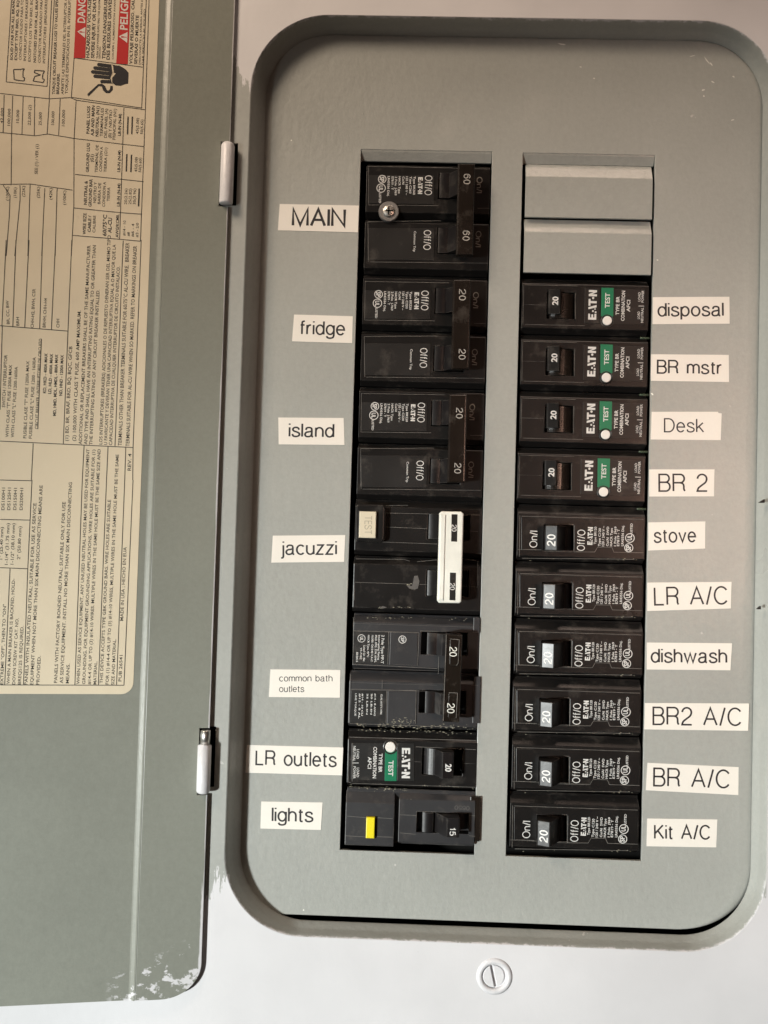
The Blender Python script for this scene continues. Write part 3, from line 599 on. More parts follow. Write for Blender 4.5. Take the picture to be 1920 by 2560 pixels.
for q in ([(40, 0), (12, 560)], [(103, 0), (83, 565)], [(188, 0), (160, 570)], [(275, 0), (257, 575)], [(360, 0), (333, 580)], [(465, 0), (410, 1320)], [(0, 555), (437, 590)], [(0, 1303), (865, 1345)], [(798, 5), (745, 1335)], [(915, 0), (862, 1345), (860, 1555)],
          [(215, 1318), (203, 1555)], [(545, 1330), (533, 1555)], [(700, 1338), (690, 1555)], [(815, 1345), (808, 1555)], [(0, 1555), (205, 1560)], [(15, 555), (0, 1100)], [(268, 640), (245, 1225)]): pl_(Z2, q)
for q in ([(207, 0), (180, 570), (152, 1330)], [(0, 255), (195, 260)], [(0, 568), (180, 575)], [(65, 572), (30, 1330)], [(533, 0), (485, 1328)], [(690, 0), (637, 1328)], [(808, 0), (755, 1328)], [(862, 0), (803, 1330)], [(0, 1328), (803, 1330)]): pl_(Z3, q)
for q in ([(830, 755), (826, 870)], [(858, 755), (854, 870)], [(822, 998), (818, 1112)], [(852, 1002), (848, 1115)], [(902, 1222), (898, 1338)]): pl_(Z1, q, .6)
ln.make('table_lines', M['soft_ink'], stk, fix=False)['kind'] = 'stuff'
rb = pr(Z1, .20); rb.quad([(478, 375), (552, 377), (566, -20), (497, -20)]); rb.quad([(753, 412), (828, 416), (846, -20), (778, -20)]); rb.make('red_band', M['red_ink'], stk)
wt = pr(Z1, .24)
wt.text("DANGER", (550, 150), (556, -75), 50, .02); wt.text("PELIGRO", (825, 195), (833, -75), 50, .02)
for a, b, h in (((551, 245), (554, 175), 52), ((824, 278), (827, 207), 56)):
    wt.poly([[(0, 0), (1, 0), (.5, 1)]], a, b, h)
wt.make('white_lettering', M['label'], stk)
bk = pr(Z1, .28)
for a, b, h in (((551, 245), (554, 175), 52), ((824, 278), (827, 207), 56)):
    bk.poly([[(.46, .3), (.54, .3), (.57, .72), (.43, .72)]], a, b, h); bk.poly([[(.45, .12), (.55, .12), (.55, .22), (.45, .22)]], a, b, h)
bk.make('warning_mark', M['red_ink'], stk)
hd = pr(Z1, .2)
def finger(x0, y0, x1, y1, r):
    d = Vector((x1-x0, y1-y0)); L = d.length; d /= L; n_ = Vector((-d.y, d.x)); pts = []
    for i in range(7):
        t = math.radians(-90+30*i); pts.append((x0-d.x*r*math.cos(t)+n_.x*r*math.sin(t), y0-d.y*r*math.cos(t)+n_.y*r*math.sin(t)))
    pts += [(x1+n_.x*r, y1+n_.y*r), (x1-n_.x*r, y1-n_.y*r)]; hd.quad(pts)
for f in ((640, 418, 745, 432, 11), (615, 440, 735, 455, 11), (600, 465, 735, 480, 11), (615, 493, 735, 505, 11), (660, 528, 740, 530, 11)): finger(*f)
hd.h += .01; hd.quad([(715, 422), (775, 425), (815, 450), (832, 470), (830, 540), (808, 545), (780, 555), (750, 552), (725, 535), (712, 515), (705, 470)])
hd.quad([(565, 610), (572, 624), (640, 556), (660, 560), (668, 585), (685, 602), (712, 602), (730, 580), (730, 556), (715, 556), (712, 578), (700, 588), (690, 580), (680, 556), (660, 542), (635, 545)])
hd.make('shock_hand', M['black_ink'], stk)
bt = pr(Z1, .26); bt.quad([(722, 420), (728, 470), (738, 468), (716, 505), (728, 548), (726, 505), (750, 476), (738, 472), (732, 425)]); bt.make('lightning_bolt', M['sticker'], stk)
sb = MB()
for q in ([(88, 450), (92, 515), (110, 520), (155, 525), (160, 505), (148, 500), (150, 460), (158, 445), (130, 450), (88, 450)], [(215, 525), (280, 535), (288, 515), (275, 510), (278, 480), (288, 460), (225, 455), (222, 470), (262, 485), (225, 495), (215, 525)]):
    for a, b in zip(q, q[1:]):
        p_ = pr(Z1); p_.mb = sb; p_.k = cnt[0]; cnt[0] += 1; p_.line(a, b, .45)
sb.make('stab_drawing', M['soft_ink'], stk, fix=False)

# ================================================================== name labels on the plate
def name_label(label, rg, quad, lines, off=.095):
    c = rg(*quad[0]); O = P0.px(*c, 0); fr = Frame((O[0], O[1], 0)); 
    t = thing('paper_label', label, 'label', fr, 'printed name labels beside the breakers')
    pts = [fr.px(*rg(*q), .1) for q in quad]
    mb = MB(); mb.slab([pts], .02, .16, .02); mb.make('paper', M['label'], t)
    p_ = Print(fr, rg, .19)
    for st, A, B, h in lines: p_.stroke(st, A, B, h, off)
    p_.make('lettering', M['black_ink'], t); return t
RA, RB_, RC_, RD, RE, RF = Rg(680, 380, .3496), Rg(680, 670, .3496), Rg(680, 950, .3496), Rg(660, 1230, .3496), Rg(660, 1510, .3496), Rg(620, 1800, .3617)
RH1, RI, RJ, RK, RL = Rg(1280, 680, .3496), Rg(1260, 960, .3617), Rg(1260, 1260, .3617), Rg(1260, 1560, .3858), Rg(1260, 1840, .3617)
TN = .125
name_label('cream label reading MAIN beside the top left breaker', RA, [(55, 372), (622, 383), (615, 575), (42, 560)], [('MAIN', (140, 524), (527, 530), 118)], .14)
name_label('cream label reading fridge, second down on the left', RB_, [(158, 333), (578, 345), (573, 537), (143, 525)], [('fridge', (203, 472), (523, 478), 93)], TN)
name_label('cream label reading island, left of a black double breaker', RC_, [(45, 268), (512, 272), (519, 465), (48, 460)], [('island', (118, 403), (445, 408), 92)], TN)
name_label('cream label reading jacuzzi, left of the breaker with the white tie bar', RD, [(63, 312), (581, 308), (573, 500), (52, 505)], [('jacuzzi', (122, 446), (522, 444), 92)], TN)
name_label('two line cream label reading common bath outlets', RE, [(46, 467), (547, 472), (543, 670), (35, 665)], [('common bath', (108, 552), (490, 552), 44), ('outlets', (108, 628), (288, 628), 44)], .11)
name_label('long cream label reading LR outlets, its left end in shadow', RF, [(-8, 172), (658, 190), (650, 383), (-18, 364)], [('LR outlets', (50, 307), (613, 322), 95)], TN)
name_label('cream label reading lights at the bottom left', RF, [(92, 563), (516, 570), (504, 760), (86, 750)], [('lights', (163, 698), (452, 703), 92)], TN)
name_label('cream label reading disposal at the top right', RH1, [(1007, 180), (1555, 177), (1557, 370), (1005, 373)], [('disposal', (1040, 315), (1515, 312), 92)], TN)
name_label('cream label reading BR mstr, second down on the right', RH1, [(995, 588), (1550, 593), (1552, 787), (992, 778)], [('BR mstr', (1035, 722), (1497, 728), 90)], TN)
name_label('cream label reading Desk with a notched right end', RI, [(1020, 192), (1480, 192), (1482, 200), (1505, 203), (1498, 388), (1014, 384)], [('Desk', (1105, 330), (1383, 332), 90)], .10)
name_label('cream label reading BR 2 beside the lowest green striped breaker', RI, [(1003, 590), (1455, 590), (1452, 777), (1003, 778)], [('BR 2', (1067, 740), (1408, 740), 115)], .10)
name_label('short cream label reading stove', RJ, [(998, 127), (1392, 120), (1390, 308), (997, 322)], [('stove', (1035, 265), (1330, 260), 93)], TN)
name_label('cream label reading LR A/C', RJ, [(991, 543), (1573, 538), (1568, 722), (990, 740)], [('LR A/C', (1037, 697), (1545, 690), 118)], .10)
name_label('cream label reading dishwash', RK, [(927, 120), (1478, 125), (1467, 300), (925, 295)], [('dishwash', (950, 247), (1447, 250), 86)], TN)
name_label('longest right hand cream label, reading BR2 A/C', RK, [(913, 512), (1588, 515), (1582, 692), (908, 683)], [('BR2 A/C', (962, 650), (1537, 657), 110)], .10)
name_label('slightly tilted cream label reading BR A/C', RL, [(992, 185), (1622, 215), (1620, 408), (980, 375)], [('BR A/C', (1030, 343), (1558, 358), 120)], .10)
name_label('cream label reading Kit A/C at the bottom right', RL, [(990, 570), (1475, 577), (1467, 770), (985, 762)], [('Kit A/C', (1037, 708), (1425, 712), 92)], TN)

# ================================================================== breakers
PITCH = 25.4
def cellframe(u, vtop): return Frame((u, vtop, 0))
WF = .5                                      # height of a breaker's front face over the plate
def body_profile(h, wf, top=4.4, low=-3.4):
    return [(-.25, -34), (-.25, low), (-1.2, low+.5), (-top, wf-.15), (-top-.3, wf), (-h+2.4, wf), (-h+2.1, wf-.15), (-h+.6, low+.6), (-h+.25, low), (-h+.25, -34)]
def rocker(parent, u0, u1, v0, v1, r=8.5, top=.9, mat='gloss'):
    uc = (u0+u1)/2; n = 14; h = (u1-u0)/2-.25; a0 = math.asin(min(.97, h/r))
    prof = [(uc+r*math.sin(-a0+2*a0*i/n), top-r+r*math.cos(-a0+2*a0*i/n)) for i in range(n+1)] + [(uc+h, top-r-1), (uc-h, top-r-1)]
    mb = MB(); mb.prism_v(prof, v0, v1); return mb.make('rocker', M[mat], parent, smooth=False)
def worn(t, fr, rg, paths, h, wd=.15):
    p_ = Print(fr, rg, h)
    for q in paths:
        for a_, b_ in zip(q, q[1:]): p_.line(a_, b_, wd)
    return p_.make('worn_and_highlight_edge', M['edge'], t)
def crust(t, fr, rg, a_, b_, n_, h, spread=7, big=9, seed=1):
    rd = random.Random(seed); p_ = Print(fr, rg, h); q_ = MB()
    for i in range(n_):
        f = rd.random(); x = a_[0]+(b_[0]-a_[0])*f; y = a_[1]+(b_[1]-a_[1])*f+rd.gauss(0, spread)
        k = rd.uniform(2, big); m_ = [p_.P((x+k*math.cos(j)*rd.uniform(.5, 1.8), y+.45*k*math.sin(j)*rd.uniform(.4, 1))) for j in (0, 1.2, 2.5, 3.8, 5)]
        o_ = len(q_.v); q_.v += [(*m__, h+.003*(i % 11)) for m__ in m_]; q_.f.append(tuple(range(o_, o_+5)))
    o = q_.make('dust_crust', M['crust'], t, fix=False); o['kind'] = 'stuff'; return o
# ---- single pole, on the right: built from the bottom one
def small_print(p_, rows, logo_at, off=.015):
    logo(p_, *logo_at)
    for st, A, B, h in rows: p_.text(st, A, B, h, off, 2)
def make_single(rg, fr):
    t = thing('single_pole_breaker', None, 'breaker', fr)
    X = lambda x, y, w=WF: fr.px(*rg(x, y), w)
    a = X(228, 545, WF); b = X(437, 738, WF)          # toggle opening
    ub0, ub1 = X(42, 600)[0], X(935, 600)[0]
    mb = MB(); mb.prism_u(body_profile(PITCH, WF-.35), ub0, ub1)
    me = cut(mb.mesh('body'), [(a[0], b[0], b[1], a[1], -7, 9)], .22)
    body = link('body', me, M['black'], t)
    pts = [X(*q) for q in ((70, 490), (925, 515), (925, 748), (716, 742), (702, 708), (604, 704), (582, 740), (70, 718))]
    hole = [(a[0]-.02, a[1]+.02), (b[0]+.02, a[1]+.02), (b[0]+.02, b[1]-.02), (a[0]-.02, b[1]-.02)]
    mb = MB(); mb.slab([pts, hole], WF-.5, WF, .14); mb.make('face_plate', M['black'], t)
    worn(t, fr, rg, [[(45, 718), (210, 722)], [(437, 548), (437, 738), (582, 740), (602, 706), (702, 708), (716, 742), (925, 748)], [(400, 541), (437, 545)], [(72, 483), (925, 512)], [(60, 480), (56, 770)], [(75, 780), (860, 793)]], WF+.03)
    crust(t, fr, rg, (100, 788), (900, 796), 14, WF+.03, 5, 6, 3)
    rocker(t, a[0]+.3, b[0]-.2, b[1]+.25, a[1]-.25, top=.6)
    q0 = X(232, 592, WF+8); q1 = X(320, 760, WF+9)
    v1_, v0_ = a[1]-.45, b[1]+.4
    prof = [(q0[0], WF+6.3), (q0[0]+.5, WF+6.9), (q1[0]-.4, WF+9.0), (q1[0]+.1, WF+8.5), (q1[0]+5.2, .6), (q1[0]+4.0, -5), (q0[0]+2.2, -5), (q0[0]+1.0, 1.5)]
    mb = MB(); mb.prism_v(prof, v0_, v1_); tg = mb.make('toggle', M['gloss'], t, bev=.3)
    p_ = Print(fr, rg, WF+.06)
    A = lambda x, y0, y1: ((x, y0), (x+(y0-y1)*.03, y1))
    p_.stroke('On/I', *A(178, 707, 588), 50, .105); p_.stroke('Off/O', *A(510, 732, 583), 50, .115)
    small_print(p_, [('Type BR120', *A(592, 685, 562), 17), ('Type C120', *A(622, 700, 572), 17), ('120 / 240 V ~', *A(648, 700, 557), 17), ('Cu/Al  SWD', *A(678, 700, 562), 17), ('HACR Type', *A(704, 700, 572), 17), ('1 Pole  J969', *A(731, 700, 562), 16), ('E7819 - T', *A(753, 700, 580), 17), ('LR43556 Disj.', *A(783, 700, 553), 17), ('LISTED', *A(845, 610, 540), 16)], ((566, 690), (571, 565), 36))
    p_.ring((820, 712), 31, .16); p_.ring((828, 643), 33, .16); p_.text('SP', (833, 733), (834, 692), 34, .03); p_.text('UL', (840, 660), (842, 622), 32, .03)
    p_.make('lettering', M['white_ink'], t)
    # amperage on the toggle's sloping face
    k = (9.0-6.9)/(q1[0]-.4-q0[0]-.5)
    tx, tf = stroke_geo('20', .17, .3); uu = (q0[0]+q1[0])/2+1.4; vv = (v0_+v1_)/2-3.6
    mb = MB(); mb.add([(uu-y*2.9, vv+x*5.2, WF+6.9+k*((uu-y*2.9)-q0[0]-.5)+.07) for x, y, _ in tx], tf); mb.make('rating', M['white_ink'], tg, fix=False)
    return t
def copy_thing(o, fr, label, lean=0):
    c = o.copy(); col.objects.link(c); c.matrix_world = fr.matrix(); c['label'] = label
    for ch in o.children:
        d = ch.copy(); col.objects.link(d); d.parent = c
        if ch.name.startswith('toggle') and lean: d.rotation_euler.z += math.radians(lean)
        for g in ch.children:
            e = g.copy(); col.objects.link(e); e.parent = d
    return c
VB = -310.35                                  # bottom of the lowest right hand breaker
kit = make_single(RL, cellframe(C2, VB+PITCH))
kit['label'] = 'black single pole breaker at the bottom right beside the Kit A/C label'
kit['group'] = 'black single pole breakers in the right column'
bpy.context.view_layer.update()
for i, lab in enumerate(('black single pole breaker beside the tilted BR A/C label', 'black single pole breaker beside the long BR2 A/C label', 'black single pole breaker beside the dishwash label', 'black single pole breaker beside the LR A/C label', 'topmost plain black single pole breaker, beside the stove label')):
    copy_thing(kit, cellframe(C2+(.25, -.1, .15, -.05, .1)[i], VB+PITCH*(i+2)), lab, (1.7, .7, -.8, .9, 2.5)[i])
# ---- arc fault breakers, on the right
def make_arc(rg, fr, name, mirror=False):
    """measured on the top one; the mirrored one hangs the other way up in the left column"""
    t = thing(name, None, 'breaker', fr)
    X = lambda x, y, w=WF: fr.px(*rg(x, y), w)
    if not mirror:
        ub0, ub1 = X(70, 250)[0], X(978, 250)[0]; a, b = X(345, 143), X(452, 337); tg0, tg1 = X(262, 118, WF+2), X(347, 300, WF+2)
        blk = [[(520, 118), (630, 120), (628, 367), (517, 366)], [(722, 122), (945, 128), (940, 378), (718, 372)]]
        gr = [(640, 112), (727, 114), (724, 318), (637, 316)]; bc = (680, 350); rr = 33
    else:
        ub0, ub1 = X(688, 250)[0], X(1582, 250)[0]; a, b = X(1205, 190), X(1480, 388); tg0, tg1 = X(1340, 232, WF+6), X(1420, 428, WF+6)
        blk = [[(1035, 160), (1150, 163), (1148, 420), (1030, 420)], [(715, 160), (945, 160), (940, 418), (712, 412)]]
        gr = [(947, 208), (1030, 210), (1026, 422), (944, 421)]; bc = (985, 186); rr = 36
    h = PITCH
    mb = MB(); mb.prism_u(body_profile(h, WF-.2, top=3.2 if not mirror else 4.0), ub0, ub1)
    me = cut(mb.mesh('body'), [(a[0] if mirror else tg0[0]-.4, b[0], b[1], a[1], -7, 9)], .25); link('body', me, M['black'], t)
    # raised mould line along the middle
    ym = 232 if not mirror else 300
    c = X(100 if not mirror else 1480, ym)
    mb = MB(); mb.box(ub0+.4, tg0[0]-.8 if not mirror else a[0]-.3, c[1]-.06, c[1]+.06, WF-.3, WF-.12, .02)
    if mirror: mb.box(b[0]+.3, ub1-.4, c[1]-.06, c[1]+.06, WF-.3, WF-.12, .02)
    mb.make('mould_line', M['greyblack'], t)
    if mirror: worn(t, fr, rg, [[(700, 118), (1575, 142)], [(690, 428), (712, 432)], [(724, 160), (720, 425)], [(696, 130), (694, 425)], [(1160, 185), (1480, 200), (1575, 205)], [(720, 438), (1570, 465)]], WF+.02, .15); crust(t, fr, rg, (760, 66), (1560, 92), 60, WF-.2, 6, 7, 5); crust(t, fr, rg, (1180, 455), (1560, 466), 25, WF, 4, 5, 6)
    else: worn(t, fr, rg, [[(90, 92), (470, 100)], [(92, 375), (520, 384)], [(452, 150), (452, 335)], [(84, 95), (78, 375)]], WF+.02, .12)
    v0_, v1_ = b[1]+.3, a[1]-.3
    if not mirror:
        rocker(t, tg0[0], b[0]-.2, v0_, v1_, top=.3, mat='brown')
        prof = [(tg0[0], WF+.6), (tg0[0]+.5, WF+1.3), (tg1[0]-.4, WF+2.2), (tg1[0], WF+1.8), (tg1[0]+1.8, -3), (tg0[0]+.6, -3)]
        mb = MB(); mb.prism_v(prof, tg1[1]+.1, tg0[1]-.1); mb.make('toggle', M['black'], t, bev=.25)
        hw = WF+2.25
    else:
        rocker(t, a[0]+.3, b[0]-4.5, v0_, v1_, top=1.6)
        prof = [(tg1[0], WF+5.6), (tg1[0]-.4, WF+6.3), (tg0[0]+.4, WF+7.0), (tg0[0], WF+6.6), (tg0[0]-3.6, 0), (tg0[0]-2.6, -5), (tg1[0]-1.6, -5), (tg1[0]-.6, 1)]
        mb = MB(); mb.prism_v(prof, v0_, v1_); mb.make('toggle', M['gloss'], t, bev=.25)
        hw = WF+7.0
    for q in blk:
        mb = MB(); mb.slab([[X(*z) for z in q]], WF-.25, WF+.02, .1); mb.make('black_label', M['panelblack'], t)
    gw = WF+.02
    mb = MB(); mb.slab([[X(*z) for z in gr]], WF-.25, WF+.05, .05); mb.make('green_label', M['green'], t)
    bx = X(*bc); rm = (Vector(X(bc[0]+rr, bc[1]))-Vector(bx)).length
    mb = MB(); mb.lathe([(rm*1.42, -.3), (rm*1.42, .1), (rm*1.3, .2), (rm*1.12, -.0), (rm*1.1, -.1)], (bx[0], bx[1], WF), 28); mb.make('button_well', M['black'], t)
    mb = MB(); mb.lathe([(rm, -.5), (rm, .55), (rm*.9, .8), (rm*.1, .85)], (bx[0], bx[1], WF), 28); mb.make('test_button', M['button'], t, smooth=False)
    p_ = Print(fr, rg, WF+.10)
    if not mirror:
        k = .03; A = lambda x, y0, y1: ((x, y0), (x+(y0-y1)*k, y1))
        logo(p_, (602, 342), (608, 130), 58)
        p_.text('TEST', *A(697, 258, 150), 34, .02, 3); p_.text('TYPE BR', *A(765, 308, 175), 25, .02); p_.text('COMBINATION', *A(803, 350, 135), 25, .02); p_.text('AFCI', *A(843, 284, 200), 25, .02)
        p_.text('LOAD', *A(918, 210, 145), 18, .01); p_.text('POWER', *A(942, 218, 133), 18, .01); p_.text('LOAD', *A(913, 336, 283), 18, .01); p_.text('NEUTRAL', *A(938, 362, 255), 18, .01); p_.line((905, 243), (945, 244), .25)
        rate = ((328, 238), (331, 176), 42)
    else:
        A = lambda x, y0, y1: ((x, y0), (x-(y1-y0)*.03, y1))
        logo(p_, (1064, 193), (1062, 402), 57)
        p_.text('TEST', *A(973, 280, 387), 34, .02, 3); p_.text('TYPE BR', *A(906, 232, 362), 25, .02); p_.text('COMBINATION', *A(868, 186, 402), 25, .02); p_.text('AFCI', *A(830, 255, 336), 25, .02)
        p_.text('LOAD', *A(752, 202, 268), 18, .01); p_.text('POWER', *A(728, 320, 405), 18, .01); p_.text('LOAD', *A(752, 330, 395), 18, .01); p_.text('NEUTRAL', *A(728, 180, 285), 18, .01); p_.line((722, 297), (765, 297), .25)
        rate = ((1366, 303), (1364, 357), 42)
    p_.make('lettering', M['white_ink'], t)
    p_ = Print(fr, rg, hw+.06); p_.text('20', *rate, .03, 4); p_.make('rating', M['white_ink'], t)
    if not mirror:
        e = X(958, 470, 0)
        mb = MB(); mb.lathe([(.25, 0), (.5, .2), (.5, 3.6), (.25, 3.8)], (0, 0, 0), 12, 'w')
        mb.v = [(e[0]-2.4+z*1.1, e[1]+y*1, x-.9) for x, y, z in mb.v]; mb.make('wire_end', M['pin'], t, smooth=True)
    return t
dis = make_arc(RH1, cellframe(C2, VB+PITCH*10), 'arc_fault_breaker')
dis['label'] = 'black breaker with green TEST stripe, topmost, beside the disposal label'
dis['group'] = 'green striped arc fault breakers in the right column'
bpy.context.view_layer.update()
for i, lab in enumerate(('black breaker with green TEST stripe beside the BR mstr label', 'black breaker with green TEST stripe beside the Desk label', 'black breaker with green TEST stripe beside the BR 2 label')):
    copy_thing(dis, cellframe(C2+(.15, .35, .0)[i], VB+PITCH*(9-i)), lab)
VT = -5.6
lro = make_arc(RF, cellframe(0, -259.9), 'arc_fault_breaker', True)
lro['label'] = 'black breaker in the left column with green TEST stripe, beside the LR outlets label'
# ---- double pole breakers with a common tie bar, left column
def make_double(rg, fr, y0, label, rating, code, rows, bar, pole, shift, screw=False):
    t = thing('double_pole_breaker', label, 'breaker', fr, 'black double pole breakers in the left column')
    sx, sy = shift
    X = lambda x, y, w=WF: fr.px(*rg(x+sx, y+sy), w)
    ub0, ub1 = X(672, 300)[0], X(1568, 300)[0]
    mb = MB()
    me = None
    for k in range(2):
        m2 = MB(); m2.prism_u([(v-k*PITCH, w) for v, w in body_profile(PITCH, WF-.2, top=2.4)], ub0, min(ub1, COLW-.7))
        mb.add(m2.v, m2.f)
    holes = []
    for dy in (0, pole):
        a = X(1192-dy*.025, 148+dy); b = X(1520-dy*.025, 342+dy); holes.append((a[0], b[0]-7, b[1], a[1], -7, 9))
    me = cut(mb.mesh('body'), holes, .22); link('body', me, M['black'], t)
    for q in ([(690, 165), (1160, 170), (1158, 372), (688, 368)], [(685, 545), (1160, 548), (1158, 775), (684, 770)]):
        mb = MB(); mb.slab([[X(*z) for z in q]], WF-.3, WF, .1); mb.make('face_plate', M['panelblack'], t)
    worn(t, fr, rg, [[(x+sx, y+sy) for x, y in q] for q in ([(690, 102), (1290, 112)], [(690, 378), (1190, 384)], [(685, 497), (1210, 492)], [(700, 786), (1545, 795)], [(692, 100), (688, 378)], [(686, 497), (690, 785)], [(1470, 402), (1555, 402)])], WF+.0, .13)
    for hh in holes:
        rocker(t, hh[0]+.3, hh[0]+5.2, hh[2]+.3, hh[3]-.3, top=1.2)
        prof = [(hh[0]+4.6, .4), (hh[0]+8.6, WF+5.5), (hh[0]+13, WF+5.5), (hh[0]+12.5, -5), (hh[0]+5.5, -5)]
        mb = MB(); mb.prism_v(prof, hh[2]+.4, hh[3]-.4); mb.make('toggle', M['gloss'], t, bev=.2)
    bx0, by0, bx1, by1 = bar
    hb = WF+8.6
    a = X(bx0, by0, hb); b = X(bx0-14, by1, hb); c = X(bx1-14, by1, hb); d = X(bx1, by0, hb)
    mb = MB(); mb.slab([[a, d, c, b]], WF+4.2, hb, .8, 3)
    tb = mb.make('tie_bar', M['brown'], t)
    for st, A, B, h in rating: Print(fr, rg, hb+.05).stroke(st, A, B, h, .13, .25).make('rating', M['grey_ink'], tb)
    p_ = Print(fr, rg, WF+.07)
    Q = lambda x, ya, yb: ((x+sx, ya+sy), (x+sx-(yb-ya)*.03, yb+sy))
    for k, dy in ((0, 0), (1, pole)):
        p_.stroke('Off/O', *Q(1097-dy*.022, 167+dy, 308+dy), 48, .115)
    logo(p_, *Q(1046, 180, 300), 32)
    for st, x, ya, yb in (('Type BR'+code, 1012, 175, 305), ('Type C'+code, 985, 175, 297), ('120 / 240 V ~', 958, 175, 308), ('Cu/Al', 933, 175, 232), ('HACR Type', 906, 175, 297), ('2 Pole  J-969', 880, 175, 310), ('E7819 - T', 855, 175, 270), ('LR43556 Disj.', 828, 173, 318), ('LISTED', 766, 293, 365)):
        p_.text(st, *Q(x, ya, yb), 16, .015, 2)
    p_.text('Common Trip', *Q(1015, 565+pole-390, 712+pole-390), 17, .01, 2)
    p_.ring((788+sx, 194+sy), 30, .16); p_.ring((780+sx, 258+sy), 33, .16); p_.text('SP', *Q(772, 175, 213), 32, .03); p_.text('UL', *Q(765, 240, 278), 30, .03)
    p_.make('lettering', M['white_ink'], t)
    p_ = Print(fr, rg, WF-.1)
    for dy in (0, pole-4): p_.stroke('On/I', *Q(1467-dy*.02, 177+dy, 293+dy), 36, .13)
    p_.make('position_mark', M['dim_ink'], t)
    if screw:
        c = X(835, 425, WF+1); z = WF+.2
        mb = MB(); mb.lathe([(4.55, -1), (4.6, .7), (4.3, 1.1), (2.9, 1.1)], (c[0], c[1], z), 40); w_ = mb.make('retaining_washer', M['washer'], t)
        mb = MB(); mb.lathe([(2.75, 1.0), (2.75, 1.35), (2.4, 1.7), (1.4, 1.95), (.1, 2.0)], (c[0], c[1], z), 32)
        me = mb.mesh('retaining_screw')
        me = cut(me, [(c[0]-2, c[0]+2, c[1]-.28, c[1]+.28, z+1.1, z+4), (c[0]-.28, c[0]+.28, c[1]-2, c[1]+2, z+1.1, z+4)])
        link('retaining_screw', me, M['steel'], t)
    return t
make_double(RA, cellframe(0, VT), 60, 'double pole 60 amp breaker with a round steel screw, beside the MAIN label', [('60', (1374, 155), (1371, 230), 44), ('60', (1368, 560), (1365, 634), 44)], '260', None, (1330, 82, 1452, 735), 391, (0, 0), True)
make_double(RB_, cellframe(0, VT-PITCH*2), 40, 'black double pole 20 amp breaker with a black tie bar, beside the fridge label', [('20', (1341, 150), (1339, 232), 44), ('20', (1339, 577), (1337, 655), 44)], '220', None, (1322, 88, 1450, 728), 411, (-26, -6))
make_double(RC_, cellframe(0, VT-PITCH*4), 35, 'black double pole 20 amp breaker with a black tie bar, beside the island label', [('20', (1320, 197), (1317, 275), 44), ('20', (1308, 592), (1305, 668), 44)], '220', None, (1320, 108, 1448, 738), 415, (-52, -6))
# ---- ground fault double with the white tie bar
fr = cellframe(0, -208.4+PITCH*2); rg = RD
t = thing('double_pole_breaker', 'double pole breaker with a white tie bar and cream TEST button, beside the jacuzzi label', 'breaker', fr)
X = lambda x, y, w=WF: fr.px(*rg(x, y), w)
mb = MB(); ub1 = COLW-.4
for k in range(2):
    m2 = MB(); m2.prism_u([(v-k*PITCH, w) for v, w in body_profile(PITCH, WF-.1, top=3.6)], X(648, 300)[0], ub1); mb.add(m2.v, m2.f)
hs = []
for y0, y1, x0 in ((152, 346, 1172), (555, 752, 1162)):
    a, b = X(x0, y0), X(x0+300, y1); hs.append((a[0], b[0], b[1], a[1], -7, 9))
link('body', cut(mb.mesh('body'), hs, .35), M['black'], t)
a, b = X(655, 85, WF+2), X(862, 362, WF+2)
mb = MB(); mb.slab([rrect(a[0], b[0], b[1], a[1], 2)], WF-.3, WF+3.2, .9, 3); mb.make('test_housing', M['black'], t)
c, d = X(684, 138, WF+4), X(798, 330, WF+4)
mb = MB(); mb.slab([[(c[0]-.5, c[1]+.4), (d[0]+.5, c[1]+.4), (d[0]+.5, d[1]-.4), (c[0]-.5, d[1]-.4)]], WF+3, WF+3.3, .1); mb.make('button_well', M['panelblack'], t)
mb = MB(); mb.slab([[c, (d[0], c[1]), d, (c[0], d[1])]], WF+2, WF+4.6, .3); bt = mb.make('test_button', M['cream_button'], t)
p_ = Print(fr, rg, WF+4.66); p_.stroke('TEST', (722, 172), (720, 300), 48, .09); p_.make('button_lettering', M['mark'], t)
for hh in hs:
    rocker(t, hh[0]+.3, hh[0]+6.5, hh[2]+.3, hh[3]-.3, top=1.8)
    prof = [(hh[0]+5, 0), (hh[0]+8, WF+6), (hh[0]+13.5, WF+6), (hh[0]+13.5, -5), (hh[0]+5.5, -5)]
    mb = MB(); mb.prism_v(prof, hh[2]+.4, hh[3]-.4); mb.make('toggle', M['gloss'], t, bev=.2)
hb = WF+9
o_ = [X(*q, hb) for q in ((1270, 138), (1410, 140), (1428, 155), (1412, 785), (1398, 796), (1252, 794), (1238, 778), (1254, 150))]
slots = [[X(*q, hb) for q in z] for z in ([(1341, 158), (1384, 160), (1381, 356), (1338, 354)], [(1330, 576), (1373, 578), (1369, 776), (1326, 773)])]
mb = MB(); mb.slab([o_], WF+4, hb, .7, 3)
mb.make('tie_bar', M['whitebar'], t)
mb = MB(); q = [X(*z, hb) for z in ((1262, 160), (1300, 162), (1284, 775), (1246, 772))]
mb.slab([q], hb-.4, hb+.45, .4, 2); mb.make('tie_bar_ridge', M['whitebar'], t)
for z in slots:
    mb = MB(); mb.slab([z], hb-.4, hb+.06, .04); mb.make('rating_window', M['panelblack'], t)
for q_ in (((1345, 232), (1343, 282)), ((1332, 650), (1330, 700))): Print(fr, rg, hb+.12).stroke('20', *q_, 32, .13).make('rating', M['white_ink'], t)
